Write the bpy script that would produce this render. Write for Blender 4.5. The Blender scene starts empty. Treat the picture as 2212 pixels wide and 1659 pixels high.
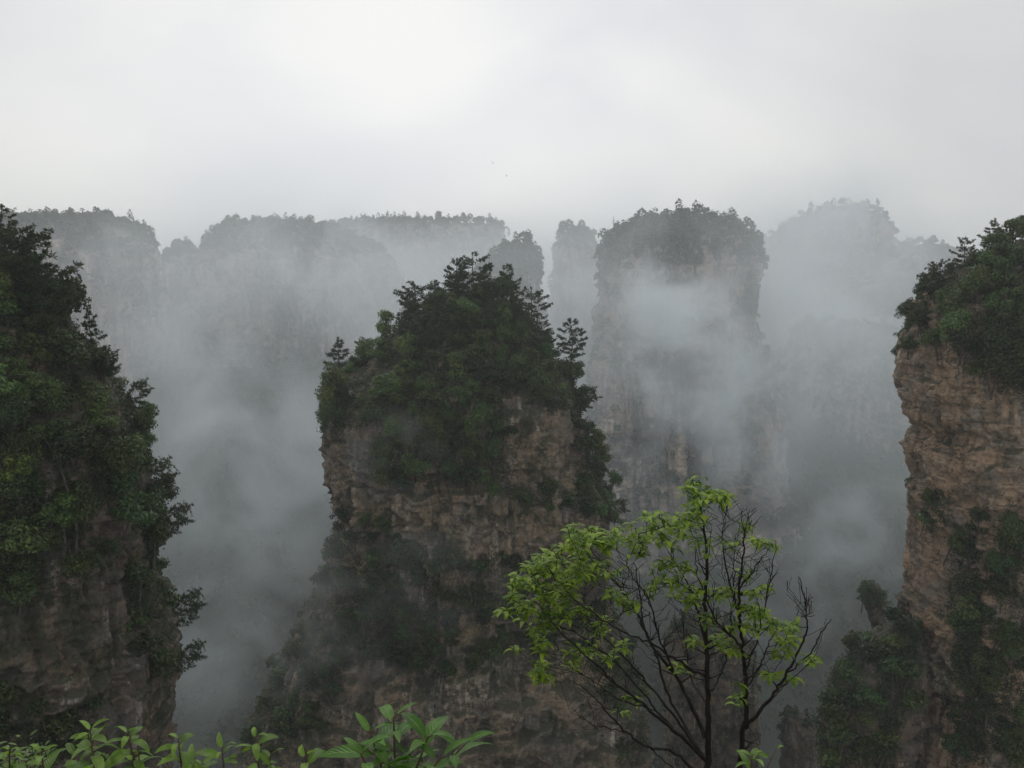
import bpy, math, random
import numpy as np
from mathutils import Vector, Matrix, Quaternion
from mathutils.bvhtree import BVHTree

random.seed(7)
rng = np.random.default_rng(11)
R = math.radians
scene = bpy.context.scene
col = scene.collection

# ------------------------------------------------------------------ camera
PITCH = R(8.0)
FPX = 1877.0                      # focal length in pixels of a 2212 px wide picture
cam = bpy.data.cameras.new('camera')
cam.sensor_width = 36.0
cam.lens = FPX / 2212.0 * 36.0
cam.clip_start = 0.05
cam.clip_end = 9000.0
cam_ob = bpy.data.objects.new('camera', cam)
cam_ob.location = (0, 0, 0)
cam_ob.rotation_euler = (math.pi / 2 - PITCH, 0, 0)
col.objects.link(cam_ob)
scene.camera = cam_ob

# ------------------------------------------------------------------ light
SUN_EL, SUN_AZ = R(52), R(-8)     # high, in front of the camera behind the cloud
world = bpy.data.worlds.new('World')
scene.world = world
world.use_nodes = True
wn, wl = world.node_tree.nodes, world.node_tree.links
wn.clear()
w_out = wn.new('ShaderNodeOutputWorld')
w_mix = wn.new('ShaderNodeMixShader')
bg_sky = wn.new('ShaderNodeBackground')
bg_cloud = wn.new('ShaderNodeBackground')
sky = wn.new('ShaderNodeTexSky')
sky.sky_type = 'NISHITA'
sky.sun_disc = False
sky.sun_elevation = SUN_EL
sky.sun_rotation = SUN_AZ
wl.new(sky.outputs[0], bg_sky.inputs[0])
bg_sky.inputs[1].default_value = 0.08
tc = wn.new('ShaderNodeTexCoord')
# overcast deck: soft noise over the direction of view, a little brighter about the hidden sun
mp = wn.new('ShaderNodeMapping')
mp.inputs['Scale'].default_value = (1.5, 1.5, 3.0)
mp.inputs['Location'].default_value = (0.33, 0.2, 0.1)
nz = wn.new('ShaderNodeTexNoise')
nz.inputs['Scale'].default_value = 1.7
nz.inputs['Detail'].default_value = 4.0
nz.inputs['Roughness'].default_value = 0.45
nz.inputs['Distortion'].default_value = 0.35
wl.new(tc.outputs['Generated'], mp.inputs[0])
wl.new(mp.outputs[0], nz.inputs[0])
cr = wn.new('ShaderNodeValToRGB')
cr.color_ramp.elements[0].position = 0.34
cr.color_ramp.elements[0].color = (0.72, 0.725, 0.745, 1)
cr.color_ramp.elements[1].position = 0.62
cr.color_ramp.elements[1].color = (0.86, 0.85, 0.825, 1)
wl.new(nz.outputs[0], cr.inputs[0])
dp = wn.new('ShaderNodeVectorMath')
dp.operation = 'DOT_PRODUCT'
dp.inputs[1].default_value = Vector((-0.13, 0.98, 0.12)).normalized()[:]
wl.new(tc.outputs['Generated'], dp.inputs[0])
mr = wn.new('ShaderNodeMapRange')
mr.inputs[1].default_value = 0.85
mr.inputs[2].default_value = 1.0
mr.inputs[3].default_value = 0.89
mr.inputs[4].default_value = 1.19
wl.new(dp.outputs['Value'], mr.inputs[0])
wl.new(cr.outputs[0], bg_cloud.inputs[0])
wl.new(mr.outputs[0], bg_cloud.inputs[1])
w_mix.inputs[0].default_value = 0.93
wl.new(bg_sky.outputs[0], w_mix.inputs[1])
wl.new(bg_cloud.outputs[0], w_mix.inputs[2])
wl.new(w_mix.outputs[0], w_out.inputs[0])

sun = bpy.data.lights.new('sun', 'SUN')
sun.energy = 0.9
sun.angle = R(25)
sun.color = (1.0, 0.98, 0.95)
sun_ob = bpy.data.objects.new('sun', sun)
sd = Vector((math.sin(SUN_AZ) * math.cos(SUN_EL), math.cos(SUN_AZ) * math.cos(SUN_EL), math.sin(SUN_EL)))
sun_ob.rotation_euler = sd.to_track_quat('Z', 'Y').to_euler()
sun_ob.location = sd * 600
col.objects.link(sun_ob)

vs = scene.view_settings
vs.view_transform = 'Standard'
vs.look = 'None'
vs.exposure = 0.0
vs.gamma = 1.0
vs.use_curve_mapping = False
scene.cycles.use_denoising = True
scene.cycles.max_bounces = 6
scene.cycles.diffuse_bounces = 3
scene.cycles.transparent_max_bounces = 8
scene.cycles.volume_bounces = 3
scene.cycles.volume_step_rate = 1.0
scene.cycles.volume_max_steps = 256

# ------------------------------------------------------------------ helpers
cp, sp = math.cos(PITCH), math.sin(PITCH)

def ray(px, py):
    xc = (px - 1106.0) / FPX
    yc = -(py - 829.5) / FPX
    return Vector((xc, cp + yc * sp, -sp + yc * cp))

def P(px, py, Y):
    d = ray(px, py)
    return d * (Y / d.y)

def project(V):
    """world points (n,3) -> picture x, y (2212 wide)"""
    x, y, z = V[:, 0], V[:, 1], V[:, 2]
    fw = y * cp - z * sp
    up = y * sp + z * cp
    fw = np.maximum(fw, 1e-3)
    return 1106 + FPX * x / fw, 829.5 - FPX * up / fw

def _h(ix, iy, iz, s):
    n = (ix.astype(np.int64) * 374761393 + iy.astype(np.int64) * 668265263 + iz.astype(np.int64) * 2147483647 + s * 1274126177) & 0xFFFFFFFF
    n = ((n ^ (n >> 13)) * 1274126177) & 0xFFFFFFFF
    n = ((n ^ (n >> 15)) * 2246822519) & 0xFFFFFFFF
    return ((n ^ (n >> 16)) & 0xFFFFFF) / float(0xFFFFFF)

def hash2(a, b, s=0):
    return _h(np.asarray(a), np.asarray(b), np.zeros_like(np.asarray(a)), s)

def noise(x, y, z, s=0):
    """value noise, -1..1"""
    x, y, z = np.broadcast_arrays(x, y, z)
    ix, iy, iz = np.floor(x), np.floor(y), np.floor(z)
    fx, fy, fz = x - ix, y - iy, z - iz
    fx, fy, fz = [f * f * f * (f * (f * 6 - 15) + 10) for f in (fx, fy, fz)]
    out = 0
    for dx in (0, 1):
        for dy in (0, 1):
            for dz in (0, 1):
                w = (fx if dx else 1 - fx) * (fy if dy else 1 - fy) * (fz if dz else 1 - fz)
                out = out + w * _h(ix + dx, iy + dy, iz + dz, s)
    return out * 2 - 1

def fbm(x, y, z, o=4, s=0, g=0.5):
    a, t, n = 1.0, 0, 0.0
    for i in range(o):
        t = t + a * noise(x * 2 ** i, y * 2 ** i, z * 2 ** i, s + i * 17)
        n += a
        a *= g
    return t / n

def blocks(x, y, z, s=0):
    """cells of a jittered lattice: (random value of the cell, 0 at its borders)"""
    ix, iy, iz = np.floor(x), np.floor(y), np.floor(z)
    f1 = np.full(x.shape, 9.0)
    f2 = np.full(x.shape, 9.0)
    idv = np.zeros(x.shape)
    for dx in (-1, 0, 1):
        for dy in (-1, 0, 1):
            for dz in (-1, 0, 1):
                a, b, c = ix + dx, iy + dy, iz + dz
                px = a + _h(a, b, c, s)
                py = b + _h(a, b, c, s + 1)
                pz = c + _h(a, b, c, s + 2)
                d = np.maximum(np.maximum(np.abs(px - x), np.abs(py - y)), np.abs(pz - z)) * 0.6 + 0.4 * np.sqrt((px - x) ** 2 + (py - y) ** 2 + (pz - z) ** 2)
                nearer = d < f1
                f2 = np.where(nearer, f1, np.minimum(f2, d))
                idv = np.where(nearer, _h(a, b, c, s + 3), idv)
                f1 = np.minimum(f1, d)
    return idv, f2 - f1

def in_poly(x, y, poly):
    x, y = np.asarray(x, float), np.asarray(y, float)
    r = np.zeros(x.shape, bool)
    n = len(poly)
    for i in range(n):
        x1, y1 = poly[i]
        x2, y2 = poly[(i + 1) % n]
        if y1 == y2:
            continue
        c = ((y1 > y) != (y2 > y)) & (x < (x2 - x1) * (y - y1) / (y2 - y1) + x1)
        r ^= c
    return r

def mesh_np(name, V, F, mat=None, smooth=False):
    """V (n,3); F (m,k) with k 3 or 4"""
    V = np.ascontiguousarray(V, np.float32)
    F = np.ascontiguousarray(F, np.int32)
    me = bpy.data.meshes.new(name)
    k = F.shape[1]
    me.vertices.add(len(V))
    me.vertices.foreach_set('co', V.ravel())
    me.loops.add(F.size)
    me.loops.foreach_set('vertex_index', F.ravel())
    me.polygons.add(len(F))
    me.polygons.foreach_set('loop_start', np.arange(0, F.size, k, dtype=np.int32))
    if smooth:
        me.polygons.foreach_set('use_smooth', np.ones(len(F), bool))
    me.update(calc_edges=True)
    me.validate()
    if mat:
        me.materials.append(mat)
    return me

def link(name, me, parent=None, loc=(0, 0, 0)):
    o = bpy.data.objects.new(name, me)
    col.objects.link(o)
    o.location = loc
    if parent:
        o.parent = parent
    return o

def tag(o, label=None, cat=None, group=None, kind=None):
    if label:
        o['label'] = label
    if cat:
        o['category'] = cat
    if group:
        o['group'] = group
    if kind:
        o['kind'] = kind
    return o

class MB:
    uv = None
    """collects tubes and cards of quads"""
    def __init__(self):
        self.V, self.F, self.n = [], [], 0
    def add(self, V, F):
        V = np.asarray(V, float)
        F = np.asarray(F, int)
        self.V.append(V)
        self.F.append(F + self.n)
        self.n += len(V)
    def tube(self, pts, radii, sides=6):
        pts = np.asarray(pts, float)
        n = len(pts)
        T = np.gradient(pts, axis=0)
        T /= np.linalg.norm(T, axis=1)[:, None] + 1e-9
        ref = np.array([0.31, 0.95, 0.05])
        A = np.cross(T, ref)
        A /= np.linalg.norm(A, axis=1)[:, None] + 1e-9
        B = np.cross(T, A)
        an = np.linspace(0, 2 * math.pi, sides, endpoint=False)
        rr = np.asarray(radii, float)[:, None, None]
        ring = pts[:, None, :] + rr * (np.cos(an)[None, :, None] * A[:, None, :] + np.sin(an)[None, :, None] * B[:, None, :])
        V = ring.reshape(-1, 3)
        i = np.arange(n - 1)[:, None] * sides
        j = np.arange(sides)[None, :]
        j2 = (j + 1) % sides
        F = np.stack([i + j, i + j2, i + sides + j2, i + sides + j], -1).reshape(-1, 4)
        self.add(V, F)
    def data(self, name, mat, smooth=False, uv=None):
        me = mesh_np(name, np.concatenate(self.V), np.concatenate(self.F), mat, smooth)
        if uv:                                  # rows of three across each leaf of so many segments
            li = np.zeros(len(me.loops), np.int32)
            me.loops.foreach_get('vertex_index', li)
            U = []
            for v in self.V:
                n = len(v) // 3
                U.append(np.stack([np.tile([0.0, 0.5, 1.0], n), np.repeat(np.linspace(0, 1, n), 3)], -1))
            U = np.concatenate(U)
            me.uv_layers.new(name='leaf').data.foreach_set('uv', U[li].astype(np.float32).ravel())
        return me

# ------------------------------------------------------------------ materials
def new_mat(name):
    m = bpy.data.materials.new(name)
    m.use_nodes = True
    nt = m.node_tree
    nt.nodes.clear()
    out = nt.nodes.new('ShaderNodeOutputMaterial')
    return m, nt, out

def N(nt, t, **kw):
    n = nt.nodes.new(t)
    for k, v in kw.items():
        if k in n.inputs.keys():
            n.inputs[k].default_value = v
        else:
            setattr(n, k, v)
    return n

def noise_tex(nt, vec, scale, sc=(1, 1, 1), detail=4.0, rough=0.55, dist=0.0, loc=(0, 0, 0)):
    m = N(nt, 'ShaderNodeMapping')
    m.inputs['Scale'].default_value = sc
    m.inputs['Location'].default_value = loc
    nt.links.new(vec, m.inputs[0])
    t = N(nt, 'ShaderNodeTexNoise')
    t.inputs['Scale'].default_value = scale
    t.inputs['Detail'].default_value = detail
    t.inputs['Roughness'].default_value = rough
    t.inputs['Distortion'].default_value = dist
    nt.links.new(m.outputs[0], t.inputs[0])
    return t.outputs[0]

def ramp(nt, fac, stops):
    r = N(nt, 'ShaderNodeValToRGB')
    e = r.color_ramp.elements
    while len(e) < len(stops):
        e.new(0.5)
    for i, (p, c) in enumerate(stops):
        e[i].position = p
        e[i].color = (c if len(c) == 4 else (*c, 1)) if hasattr(c, '__len__') else (c, c, c, 1)
    nt.links.new(fac, r.inputs[0])
    return r.outputs[0]

def mixc(nt, fac, a, b, mode='MIX'):
    m = N(nt, 'ShaderNodeMix', data_type='RGBA', blend_type=mode)
    for sock, v in ((m.inputs[0], fac), (m.inputs[6], a), (m.inputs[7], b)):
        if hasattr(v, 'is_output'):
            nt.links.new(v, sock)
        elif hasattr(v, '__len__'):
            sock.default_value = (*v, 1) if len(v) == 3 else v
        else:
            sock.default_value = v
    return m.outputs[2]

def math_n(nt, op, a, b=None):
    m = N(nt, 'ShaderNodeMath', operation=op)
    for sock, v in zip(m.inputs, (a, b)):
        if v is None:
            continue
        if hasattr(v, 'is_output'):
            nt.links.new(v, sock)
        else:
            sock.default_value = v
    return m.outputs[0]

def rock_material(name, base=(0.26, 0.185, 0.135), ochre=(0.36, 0.25, 0.15), grey=(0.22, 0.20, 0.18), pale=(0.46, 0.41, 0.35), s=1.0, green=0.5, pale_at=0.66, mlo=0.5):
    m, nt, out = new_mat(name)
    p = N(nt, 'ShaderNodeTexCoord').outputs['Object']
    big = noise_tex(nt, p, 0.06 * s, (1, 1, 1.4), 4, 0.6, 0.6)
    c = mixc(nt, ramp(nt, big, [(0.38, 0), (0.6, 1)]), base, ochre)
    b2 = noise_tex(nt, p, 0.11 * s, (1, 1, 1), 5, 0.6, 0.3, (31, 7, 3))
    c = mixc(nt, ramp(nt, b2, [(0.45, 0), (0.62, 1)]), c, grey)
    # strata: thin layers
    st = noise_tex(nt, p, 0.9 * s, (0.08, 0.08, 1.3), 5, 0.65, 0.4)
    c = mixc(nt, ramp(nt, st, [(0.30, 0.7), (0.44, 0)]), c, (0.075, 0.062, 0.052))
    # vertical water stains, dark and pale
    vs1 = noise_tex(nt, p, 0.55 * s, (1.3, 1.3, 0.045), 4, 0.6, 0.2, (3, 1, 9))
    gate = noise_tex(nt, p, 0.05 * s, (1, 1, 1.6), 3, 0.5, 0.0, (11, 5, 2))
    dk = math_n(nt, 'MULTIPLY', ramp(nt, vs1, [(0.5, 0), (0.62, 1)]), ramp(nt, gate, [(0.42, 0), (0.55, 0.8)]))
    c = mixc(nt, dk, c, (0.075, 0.065, 0.055))
    vs2 = noise_tex(nt, p, 0.42 * s, (1.5, 1.5, 0.04), 4, 0.65, 0.15, (13, 21, 4))
    gate2 = noise_tex(nt, p, 0.06 * s, (1, 1, 1.2), 3, 0.5, 0.0, (51, 15, 12))
    pl = math_n(nt, 'MULTIPLY', ramp(nt, vs2, [(0.53, 0), (0.63, 1)]), ramp(nt, gate2, [(0.44, 0), (pale_at - 0.06, 0.95)]))
    c = mixc(nt, pl, c, pale)
    # lichen and moss in patches, and on what faces up
    geo = N(nt, 'ShaderNodeNewGeometry')
    sep = N(nt, 'ShaderNodeSeparateXYZ')
    nt.links.new(geo.outputs['Normal'], sep.inputs[0])
    mo = noise_tex(nt, p, 0.13 * s, (1, 1, 0.8), 6, 0.7, 0.4, (5, 55, 5))
    moss = math_n(nt, 'MULTIPLY', ramp(nt, mo, [(mlo, 0), (mlo + 0.1, 1)]), green)
    up = ramp(nt, sep.outputs[2], [(0.35, 0), (0.65, 1)])
    moss = math_n(nt, 'MAXIMUM', moss, math_n(nt, 'MULTIPLY', up, 0.85))
    c = mixc(nt, moss, c, (0.036, 0.04, 0.022))
    fine = noise_tex(nt, p, 1.5 * s, (1, 1, 1.6), 7, 0.75)
    c = mixc(nt, 1.0, c, ramp(nt, fine, [(0.3, 0.5), (0.68, 1.3)]), 'MULTIPLY')
    # fracture lines: soil and the shade inside open cracks put into the colour
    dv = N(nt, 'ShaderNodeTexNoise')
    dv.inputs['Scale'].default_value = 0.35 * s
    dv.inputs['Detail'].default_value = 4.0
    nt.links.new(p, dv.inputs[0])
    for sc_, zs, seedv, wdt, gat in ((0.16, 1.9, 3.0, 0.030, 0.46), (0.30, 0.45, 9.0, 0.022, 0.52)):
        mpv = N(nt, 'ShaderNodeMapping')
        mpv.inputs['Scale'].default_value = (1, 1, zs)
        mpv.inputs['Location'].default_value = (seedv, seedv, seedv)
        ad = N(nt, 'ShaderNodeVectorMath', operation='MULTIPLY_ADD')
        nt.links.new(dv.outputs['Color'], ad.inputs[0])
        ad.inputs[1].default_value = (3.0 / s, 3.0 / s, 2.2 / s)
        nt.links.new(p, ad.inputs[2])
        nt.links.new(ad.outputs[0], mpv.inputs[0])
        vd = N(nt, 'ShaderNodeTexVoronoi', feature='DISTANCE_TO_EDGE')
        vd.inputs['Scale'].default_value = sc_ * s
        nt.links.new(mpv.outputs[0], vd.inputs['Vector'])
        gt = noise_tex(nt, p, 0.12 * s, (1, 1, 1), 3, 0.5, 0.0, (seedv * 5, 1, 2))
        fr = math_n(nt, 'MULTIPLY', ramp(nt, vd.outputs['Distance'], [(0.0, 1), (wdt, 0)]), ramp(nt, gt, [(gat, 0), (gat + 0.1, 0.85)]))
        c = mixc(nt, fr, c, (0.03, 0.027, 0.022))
    bs = N(nt, 'ShaderNodeBsdfPrincipled')
    nt.links.new(c, bs.inputs['Base Color'])
    bs.inputs['Roughness'].default_value = 0.75
    bs.inputs['Specular IOR Level'].default_value = 0.3
    bp = N(nt, 'ShaderNodeBump')
    bp.inputs['Strength'].default_value = 0.8
    bp.inputs['Distance'].default_value = 0.6 / s
    vo = N(nt, 'ShaderNodeTexVoronoi', distance='CHEBYCHEV')
    vo.inputs['Scale'].default_value = 0.9 * s
    nt.links.new(p, vo.inputs['Vector'])
    hgt = math_n(nt, 'ADD', math_n(nt, 'MULTIPLY', st, 0.7), noise_tex(nt, p, 0.7 * s, (1, 1, 1), 8, 0.7))
    hgt = math_n(nt, 'ADD', hgt, math_n(nt, 'MULTIPLY', vo.outputs['Distance'], 0.5))
    nt.links.new(hgt, bp.inputs['Height'])
    nt.links.new(bp.outputs[0], bs.inputs['Normal'])
    nt.links.new(bs.outputs[0], out.inputs[0])
    return m

def leaf_material(name, dark, light, trans=0.3, rough=0.5, objcol=False, spec=0.3, vein=False):
    m, nt, out = new_mat(name)
    geo = N(nt, 'ShaderNodeNewGeometry')
    c = ramp(nt, geo.outputs['Random Per Island'], [(0.0, dark), (1.0, light)])
    if objcol:
        oi = N(nt, 'ShaderNodeObjectInfo')
        c = mixc(nt, 1.0, c, oi.outputs['Color'], 'MULTIPLY')
    bs = N(nt, 'ShaderNodeBsdfPrincipled')
    if vein:
        uvn = N(nt, 'ShaderNodeTexCoord')
        sx = N(nt, 'ShaderNodeSeparateXYZ')
        nt.links.new(uvn.outputs['UV'], sx.inputs[0])
        off = math_n(nt, 'ABSOLUTE', math_n(nt, 'SUBTRACT', sx.outputs[0], 0.5))
        rib = ramp(nt, off, [(0.0, 1), (0.07, 0)])
        ph = math_n(nt, 'SINE', math_n(nt, 'SUBTRACT', math_n(nt, 'MULTIPLY', sx.outputs[1], 62.0), math_n(nt, 'MULTIPLY', off, 26.0)))
        c = mixc(nt, math_n(nt, 'MULTIPLY', ramp(nt, ph, [(0.55, 0), (1.0, 1)]), 0.12), c, (0.03, 0.06, 0.012))
        c = mixc(nt, math_n(nt, 'MULTIPLY', rib, 0.4), c, (0.34, 0.42, 0.14))
        bl = noise_tex(nt, uvn.outputs['Object'], 28.0, (1, 1, 1), 4, 0.6)
        c = mixc(nt, 1.0, c, ramp(nt, bl, [(0.3, 0.62), (0.65, 1.1)]), 'MULTIPLY')
        spot = noise_tex(nt, uvn.outputs['Object'], 70.0, (1, 1, 1), 2, 0.5)
        c = mixc(nt, ramp(nt, spot, [(0.69, 0), (0.74, 0.8)]), c, (0.10, 0.06, 0.02))
        bpn = N(nt, 'ShaderNodeBump')
        bpn.inputs['Strength'].default_value = 0.3
        bpn.inputs['Distance'].default_value = 0.002
        nt.links.new(ph, bpn.inputs['Height'])
        nt.links.new(bpn.outputs[0], bs.inputs['Normal'])
    bs.inputs['Roughness'].default_value = rough
    bs.inputs['Specular IOR Level'].default_value = spec
    nt.links.new(c, bs.inputs['Base Color'])
    tr = N(nt, 'ShaderNodeBsdfTranslucent')
    nt.links.new(mixc(nt, 1.0, c, (1.25, 1.3, 0.55), 'MULTIPLY'), tr.inputs[0])
    mx = N(nt, 'ShaderNodeMixShader')
    mx.inputs[0].default_value = trans
    nt.links.new(bs.outputs[0], mx.inputs[1])
    nt.links.new(tr.outputs[0], mx.inputs[2])
    nt.links.new(mx.outputs[0], out.inputs[0])
    return m

def bark_material(name, a, b, scale=8.0):
    m, nt, out = new_mat(name)
    p = N(nt, 'ShaderNodeTexCoord').outputs['Object']
    n1 = noise_tex(nt, p, scale, (1, 1, 0.25), 5, 0.6)
    c = ramp(nt, n1, [(0.35, a), (0.65, b)])
    bs = N(nt, 'ShaderNodeBsdfPrincipled')
    bs.inputs['Roughness'].default_value = 0.7
    bs.inputs['Specular IOR Level'].default_value = 0.3
    nt.links.new(c, bs.inputs['Base Color'])
    bp = N(nt, 'ShaderNodeBump')
    bp.inputs['Strength'].default_value = 0.6
    bp.inputs['Distance'].default_value = 0.1 / scale
    nt.links.new(n1, bp.inputs['Height'])
    nt.links.new(bp.outputs[0], bs.inputs['Normal'])
    nt.links.new(bs.outputs[0], out.inputs[0])
    return m

def soil_material(name, a, b, scale):
    m, nt, out = new_mat(name)
    p = N(nt, 'ShaderNodeTexCoord').outputs['Object']
    n1 = noise_tex(nt, p, scale, (1, 1, 1), 7, 0.65)
    c = ramp(nt, n1, [(0.35, a), (0.65, b)])
    bs = N(nt, 'ShaderNodeBsdfPrincipled')
    bs.inputs['Roughness'].default_value = 0.9
    nt.links.new(c, bs.inputs['Base Color'])
    bp = N(nt, 'ShaderNodeBump')
    bp.inputs['Distance'].default_value = 0.3 / scale
    nt.links.new(n1, bp.inputs['Height'])
    nt.links.new(bp.outputs[0], bs.inputs['Normal'])
    nt.links.new(bs.outputs[0], out.inputs[0])
    return m

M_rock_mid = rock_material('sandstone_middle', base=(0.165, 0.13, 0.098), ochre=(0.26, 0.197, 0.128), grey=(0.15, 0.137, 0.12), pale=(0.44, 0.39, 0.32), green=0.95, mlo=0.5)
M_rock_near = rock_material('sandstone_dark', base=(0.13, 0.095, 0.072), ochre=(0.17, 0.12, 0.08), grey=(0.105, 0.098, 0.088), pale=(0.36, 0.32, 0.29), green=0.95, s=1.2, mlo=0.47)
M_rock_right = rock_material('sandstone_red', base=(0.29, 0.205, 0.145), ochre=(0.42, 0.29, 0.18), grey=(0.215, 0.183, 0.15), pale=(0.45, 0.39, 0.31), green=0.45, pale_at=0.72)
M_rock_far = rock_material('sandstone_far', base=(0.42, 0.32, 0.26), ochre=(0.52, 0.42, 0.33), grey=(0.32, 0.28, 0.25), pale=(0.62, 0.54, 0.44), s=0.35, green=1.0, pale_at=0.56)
M_leaf = leaf_material('broad_leaves', (0.020, 0.040, 0.012), (0.085, 0.13, 0.035), 0.25, objcol=True)
M_needle = leaf_material('pine_needles', (0.020, 0.036, 0.016), (0.06, 0.085, 0.032), 0.2, objcol=True)
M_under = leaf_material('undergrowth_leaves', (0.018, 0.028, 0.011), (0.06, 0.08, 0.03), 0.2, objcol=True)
M_bark = bark_material('bark', (0.03, 0.024, 0.018), (0.085, 0.07, 0.055), 3.0)
M_forest = soil_material('forest_floor', (0.018, 0.025, 0.012), (0.05, 0.06, 0.028), 0.08)
M_soil = soil_material('soil', (0.03, 0.025, 0.016), (0.06, 0.06, 0.03), 3.0)

# ------------------------------------------------------------------ rock pillars
PILLARS = {}

def pillar(name, prof, Y0, mat, ratio=1.0, cols=320, rows=240, seed=0, amp=1.0, layer=3.0, crack=1.6, blockw=5.0, zbot=-265, expo=2.5, cap=0.6, label=None, phi=0.0):
    """prof: (picture y, x of the flank on one side, x on the other) read at the depth Y0; turned into a solid of that real size round an axis at Y0"""
    prof = np.array(prof, float)
    pts = [P(a[1], a[0], Y0) for a in prof]
    ptr = [P(a[2], a[0], Y0) for a in prof]
    Z = np.array([q.z for q in pts])
    XL = np.array([q.x for q in pts])
    XR = np.array([q.x for q in ptr])
    o = np.argsort(Z)
    Z, XL, XR = Z[o], XL[o], XR[o]
    ztop = Z[-1]
    z = np.linspace(zbot, ztop, rows)
    # finer rows where the picture looks, coarser towards the valley
    t = np.linspace(0, 1, rows)
    zk = Z[0]
    z = np.where(t < 0.12, zbot + (zk - zbot) * t / 0.12, zk + (ztop - zk) * (t - 0.12) / 0.88)
    xl = np.interp(z, Z, XL)
    xr = np.interp(z, Z, XR)
    low = np.clip((zk - z) / max(zk - zbot, 1), 0, 1)
    w0 = XR[0] - XL[0]
    xl = xl - low * w0 * 0.12
    xr = xr + low * w0 * 0.12
    cx, a = (xl + xr) / 2, (xr - xl) / 2
    b = a * ratio
    th = np.linspace(0, 2 * math.pi, cols, endpoint=False) + phi
    ct, st = np.cos(th), np.sin(th)
    # superellipse in plan, warped so that it is no round tower
    rr = (np.abs(ct) ** expo + np.abs(st) ** expo) ** (-1 / expo)
    X = cx[:, None] + a[:, None] * rr[None, :] * ct[None, :]
    Y = Y0 + b[:, None] * rr[None, :] * st[None, :]
    Zg = np.repeat(z[:, None], cols, 1)
    nx = np.repeat((ct * rr)[None, :], rows, 0)
    ny = np.repeat((st * rr)[None, :], rows, 0)
    ln = np.sqrt(nx ** 2 + ny ** 2)
    nx, ny = nx / ln, ny / ln
    sc = layer
    zw = Zg + 1.6 * sc * 0.4 * fbm(X / (9 * sc), Y / (9 * sc), Zg / (9 * sc), 3, seed)
    # irregular beds
    bounds = [zbot - 50]
    rs = np.random.default_rng(seed + 5)
    while bounds[-1] < ztop + 50:
        bounds.append(bounds[-1] + sc * rs.uniform(0.35, 2.2))
    bounds = np.array(bounds)
    li = np.searchsorted(bounds, zw) - 1
    tl = (zw - bounds[li]) / (bounds[li + 1] - bounds[li])
    bulge = np.sqrt(np.clip(1 - np.abs(2 * tl - 1) ** 7, 0, 1)) - 1     # notch at each bedding plane
    lay = hash2(li, li * 0, seed)
    arc = th[None, :] * np.mean(a) * (0.5 + 0.5 * ratio) + 1.5 * sc * fbm(X / (4 * sc), Y / (4 * sc), Zg / (6 * sc), 2, seed + 9)
    bw = blockw * (0.6 + 1.2 * hash2(li // 2, li * 0 + 3, seed))
    bi = np.floor(arc / bw + 7.3 * hash2(li // 2, li * 0 + 1, seed))
    tb = arc / bw + 7.3 * hash2(li // 2, li * 0 + 1, seed) - bi
    blk = hash2(li // 2, bi, seed + 2)
    joint = -np.exp(-(np.minimum(tb, 1 - tb) / 0.05) ** 2)
    n1 = fbm(X / 14, Y / 14, Zg / 22, 4, seed + 21)
    fis = fbm(X / 7, Y / 7, Zg / 60, 3, seed + 33)
    fis = -np.clip(0.16 - np.abs(fis), 0, 1) / 0.16
    ledgem = np.clip(0.5 + 1.2 * noise(X / 18, Y / 18, Zg / 9, seed + 41), 0.1, 1)
    fine = fbm(X / 2.2, Y / 2.2, Zg / 1.6, 3, seed + 51)
    big = fbm(X / 30, Y / 30, Zg / 50, 3, seed + 61)
    wx = 0.25 * fbm(X / 5, Y / 5, Zg / 5, 2, seed + 71)
    v1, e1 = blocks(X / (2.6 * sc) + wx, Y / (2.6 * sc) + wx, zw / (1.5 * sc), seed + 81)
    v2, e2 = blocks(X / (1.0 * sc) + wx, Y / (1.0 * sc), zw / (0.55 * sc) + wx, seed + 91)
    v3, e3 = blocks(X / (3.4 * sc), Y / (3.4 * sc), zw / (9 * sc) + wx, seed + 95)
    d = amp * (1.6 * n1 + 1.6 * big - 0.4 + crack * fis + 1.9 * bulge * ledgem + 2.2 * (lay - 0.5) * ledgem + 1.0 * (blk - 0.5) + 0.5 * joint + 0.6 * fine
               + 2.6 * (v1 - 0.5) * ledgem + 1.1 * (v2 - 0.5) + 2.4 * (v3 - 0.5) - 0.9 * np.exp(-e1 / 0.05) - 0.4 * np.exp(-e2 / 0.07) - 0.8 * np.exp(-e3 / 0.03))
    taper = np.clip((ztop - z) / (0.06 * (ztop - zk) + 1e-6), 0, 1)
    lim = np.minimum(np.minimum(a, b) * 0.35, 99)
    d = np.clip(d * (0.25 + 0.75 * taper[:, None]), -lim[:, None], lim[:, None])
    X = X + d * nx
    Y = Y + d * ny
    V = np.stack([X, Y, Zg], -1).reshape(-1, 3)
    i = np.arange(rows - 1)[:, None] * cols
    j = np.arange(cols)[None, :]
    j2 = (j + 1) % cols
    F = np.stack([i + j, i + j2, i + cols + j2, i + cols + j], -1).reshape(-1, 4)
    # top cap: rings that close over the top
    top = V[-cols:]
    c = top.mean(0)
    vs_, fs_ = [V], [F]
    prev = np.arange((rows - 1) * cols, rows * cols)
    base = len(V)
    for k, f in enumerate((0.75, 0.5, 0.25, 0.02)):
        ring = c + (top - c) * f
        ring[:, 2] = top[:, 2] + cap * np.mean(a[-1:]) * 0.35 * (1 - f * f) + 0.4 * amp * noise(ring[:, 0] / 4, ring[:, 1] / 4, ring[:, 2] * 0, seed)
        vs_.append(ring)
        cur = np.arange(base, base + cols)
        fs_.append(np.stack([prev, np.roll(prev, -1), np.roll(cur, -1), cur], -1))
        prev = cur
        base += cols
    V = np.concatenate(vs_)
    F = np.concatenate(fs_)
    me = mesh_np(name, V, F, mat)
    ob = link(name, me)
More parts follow.
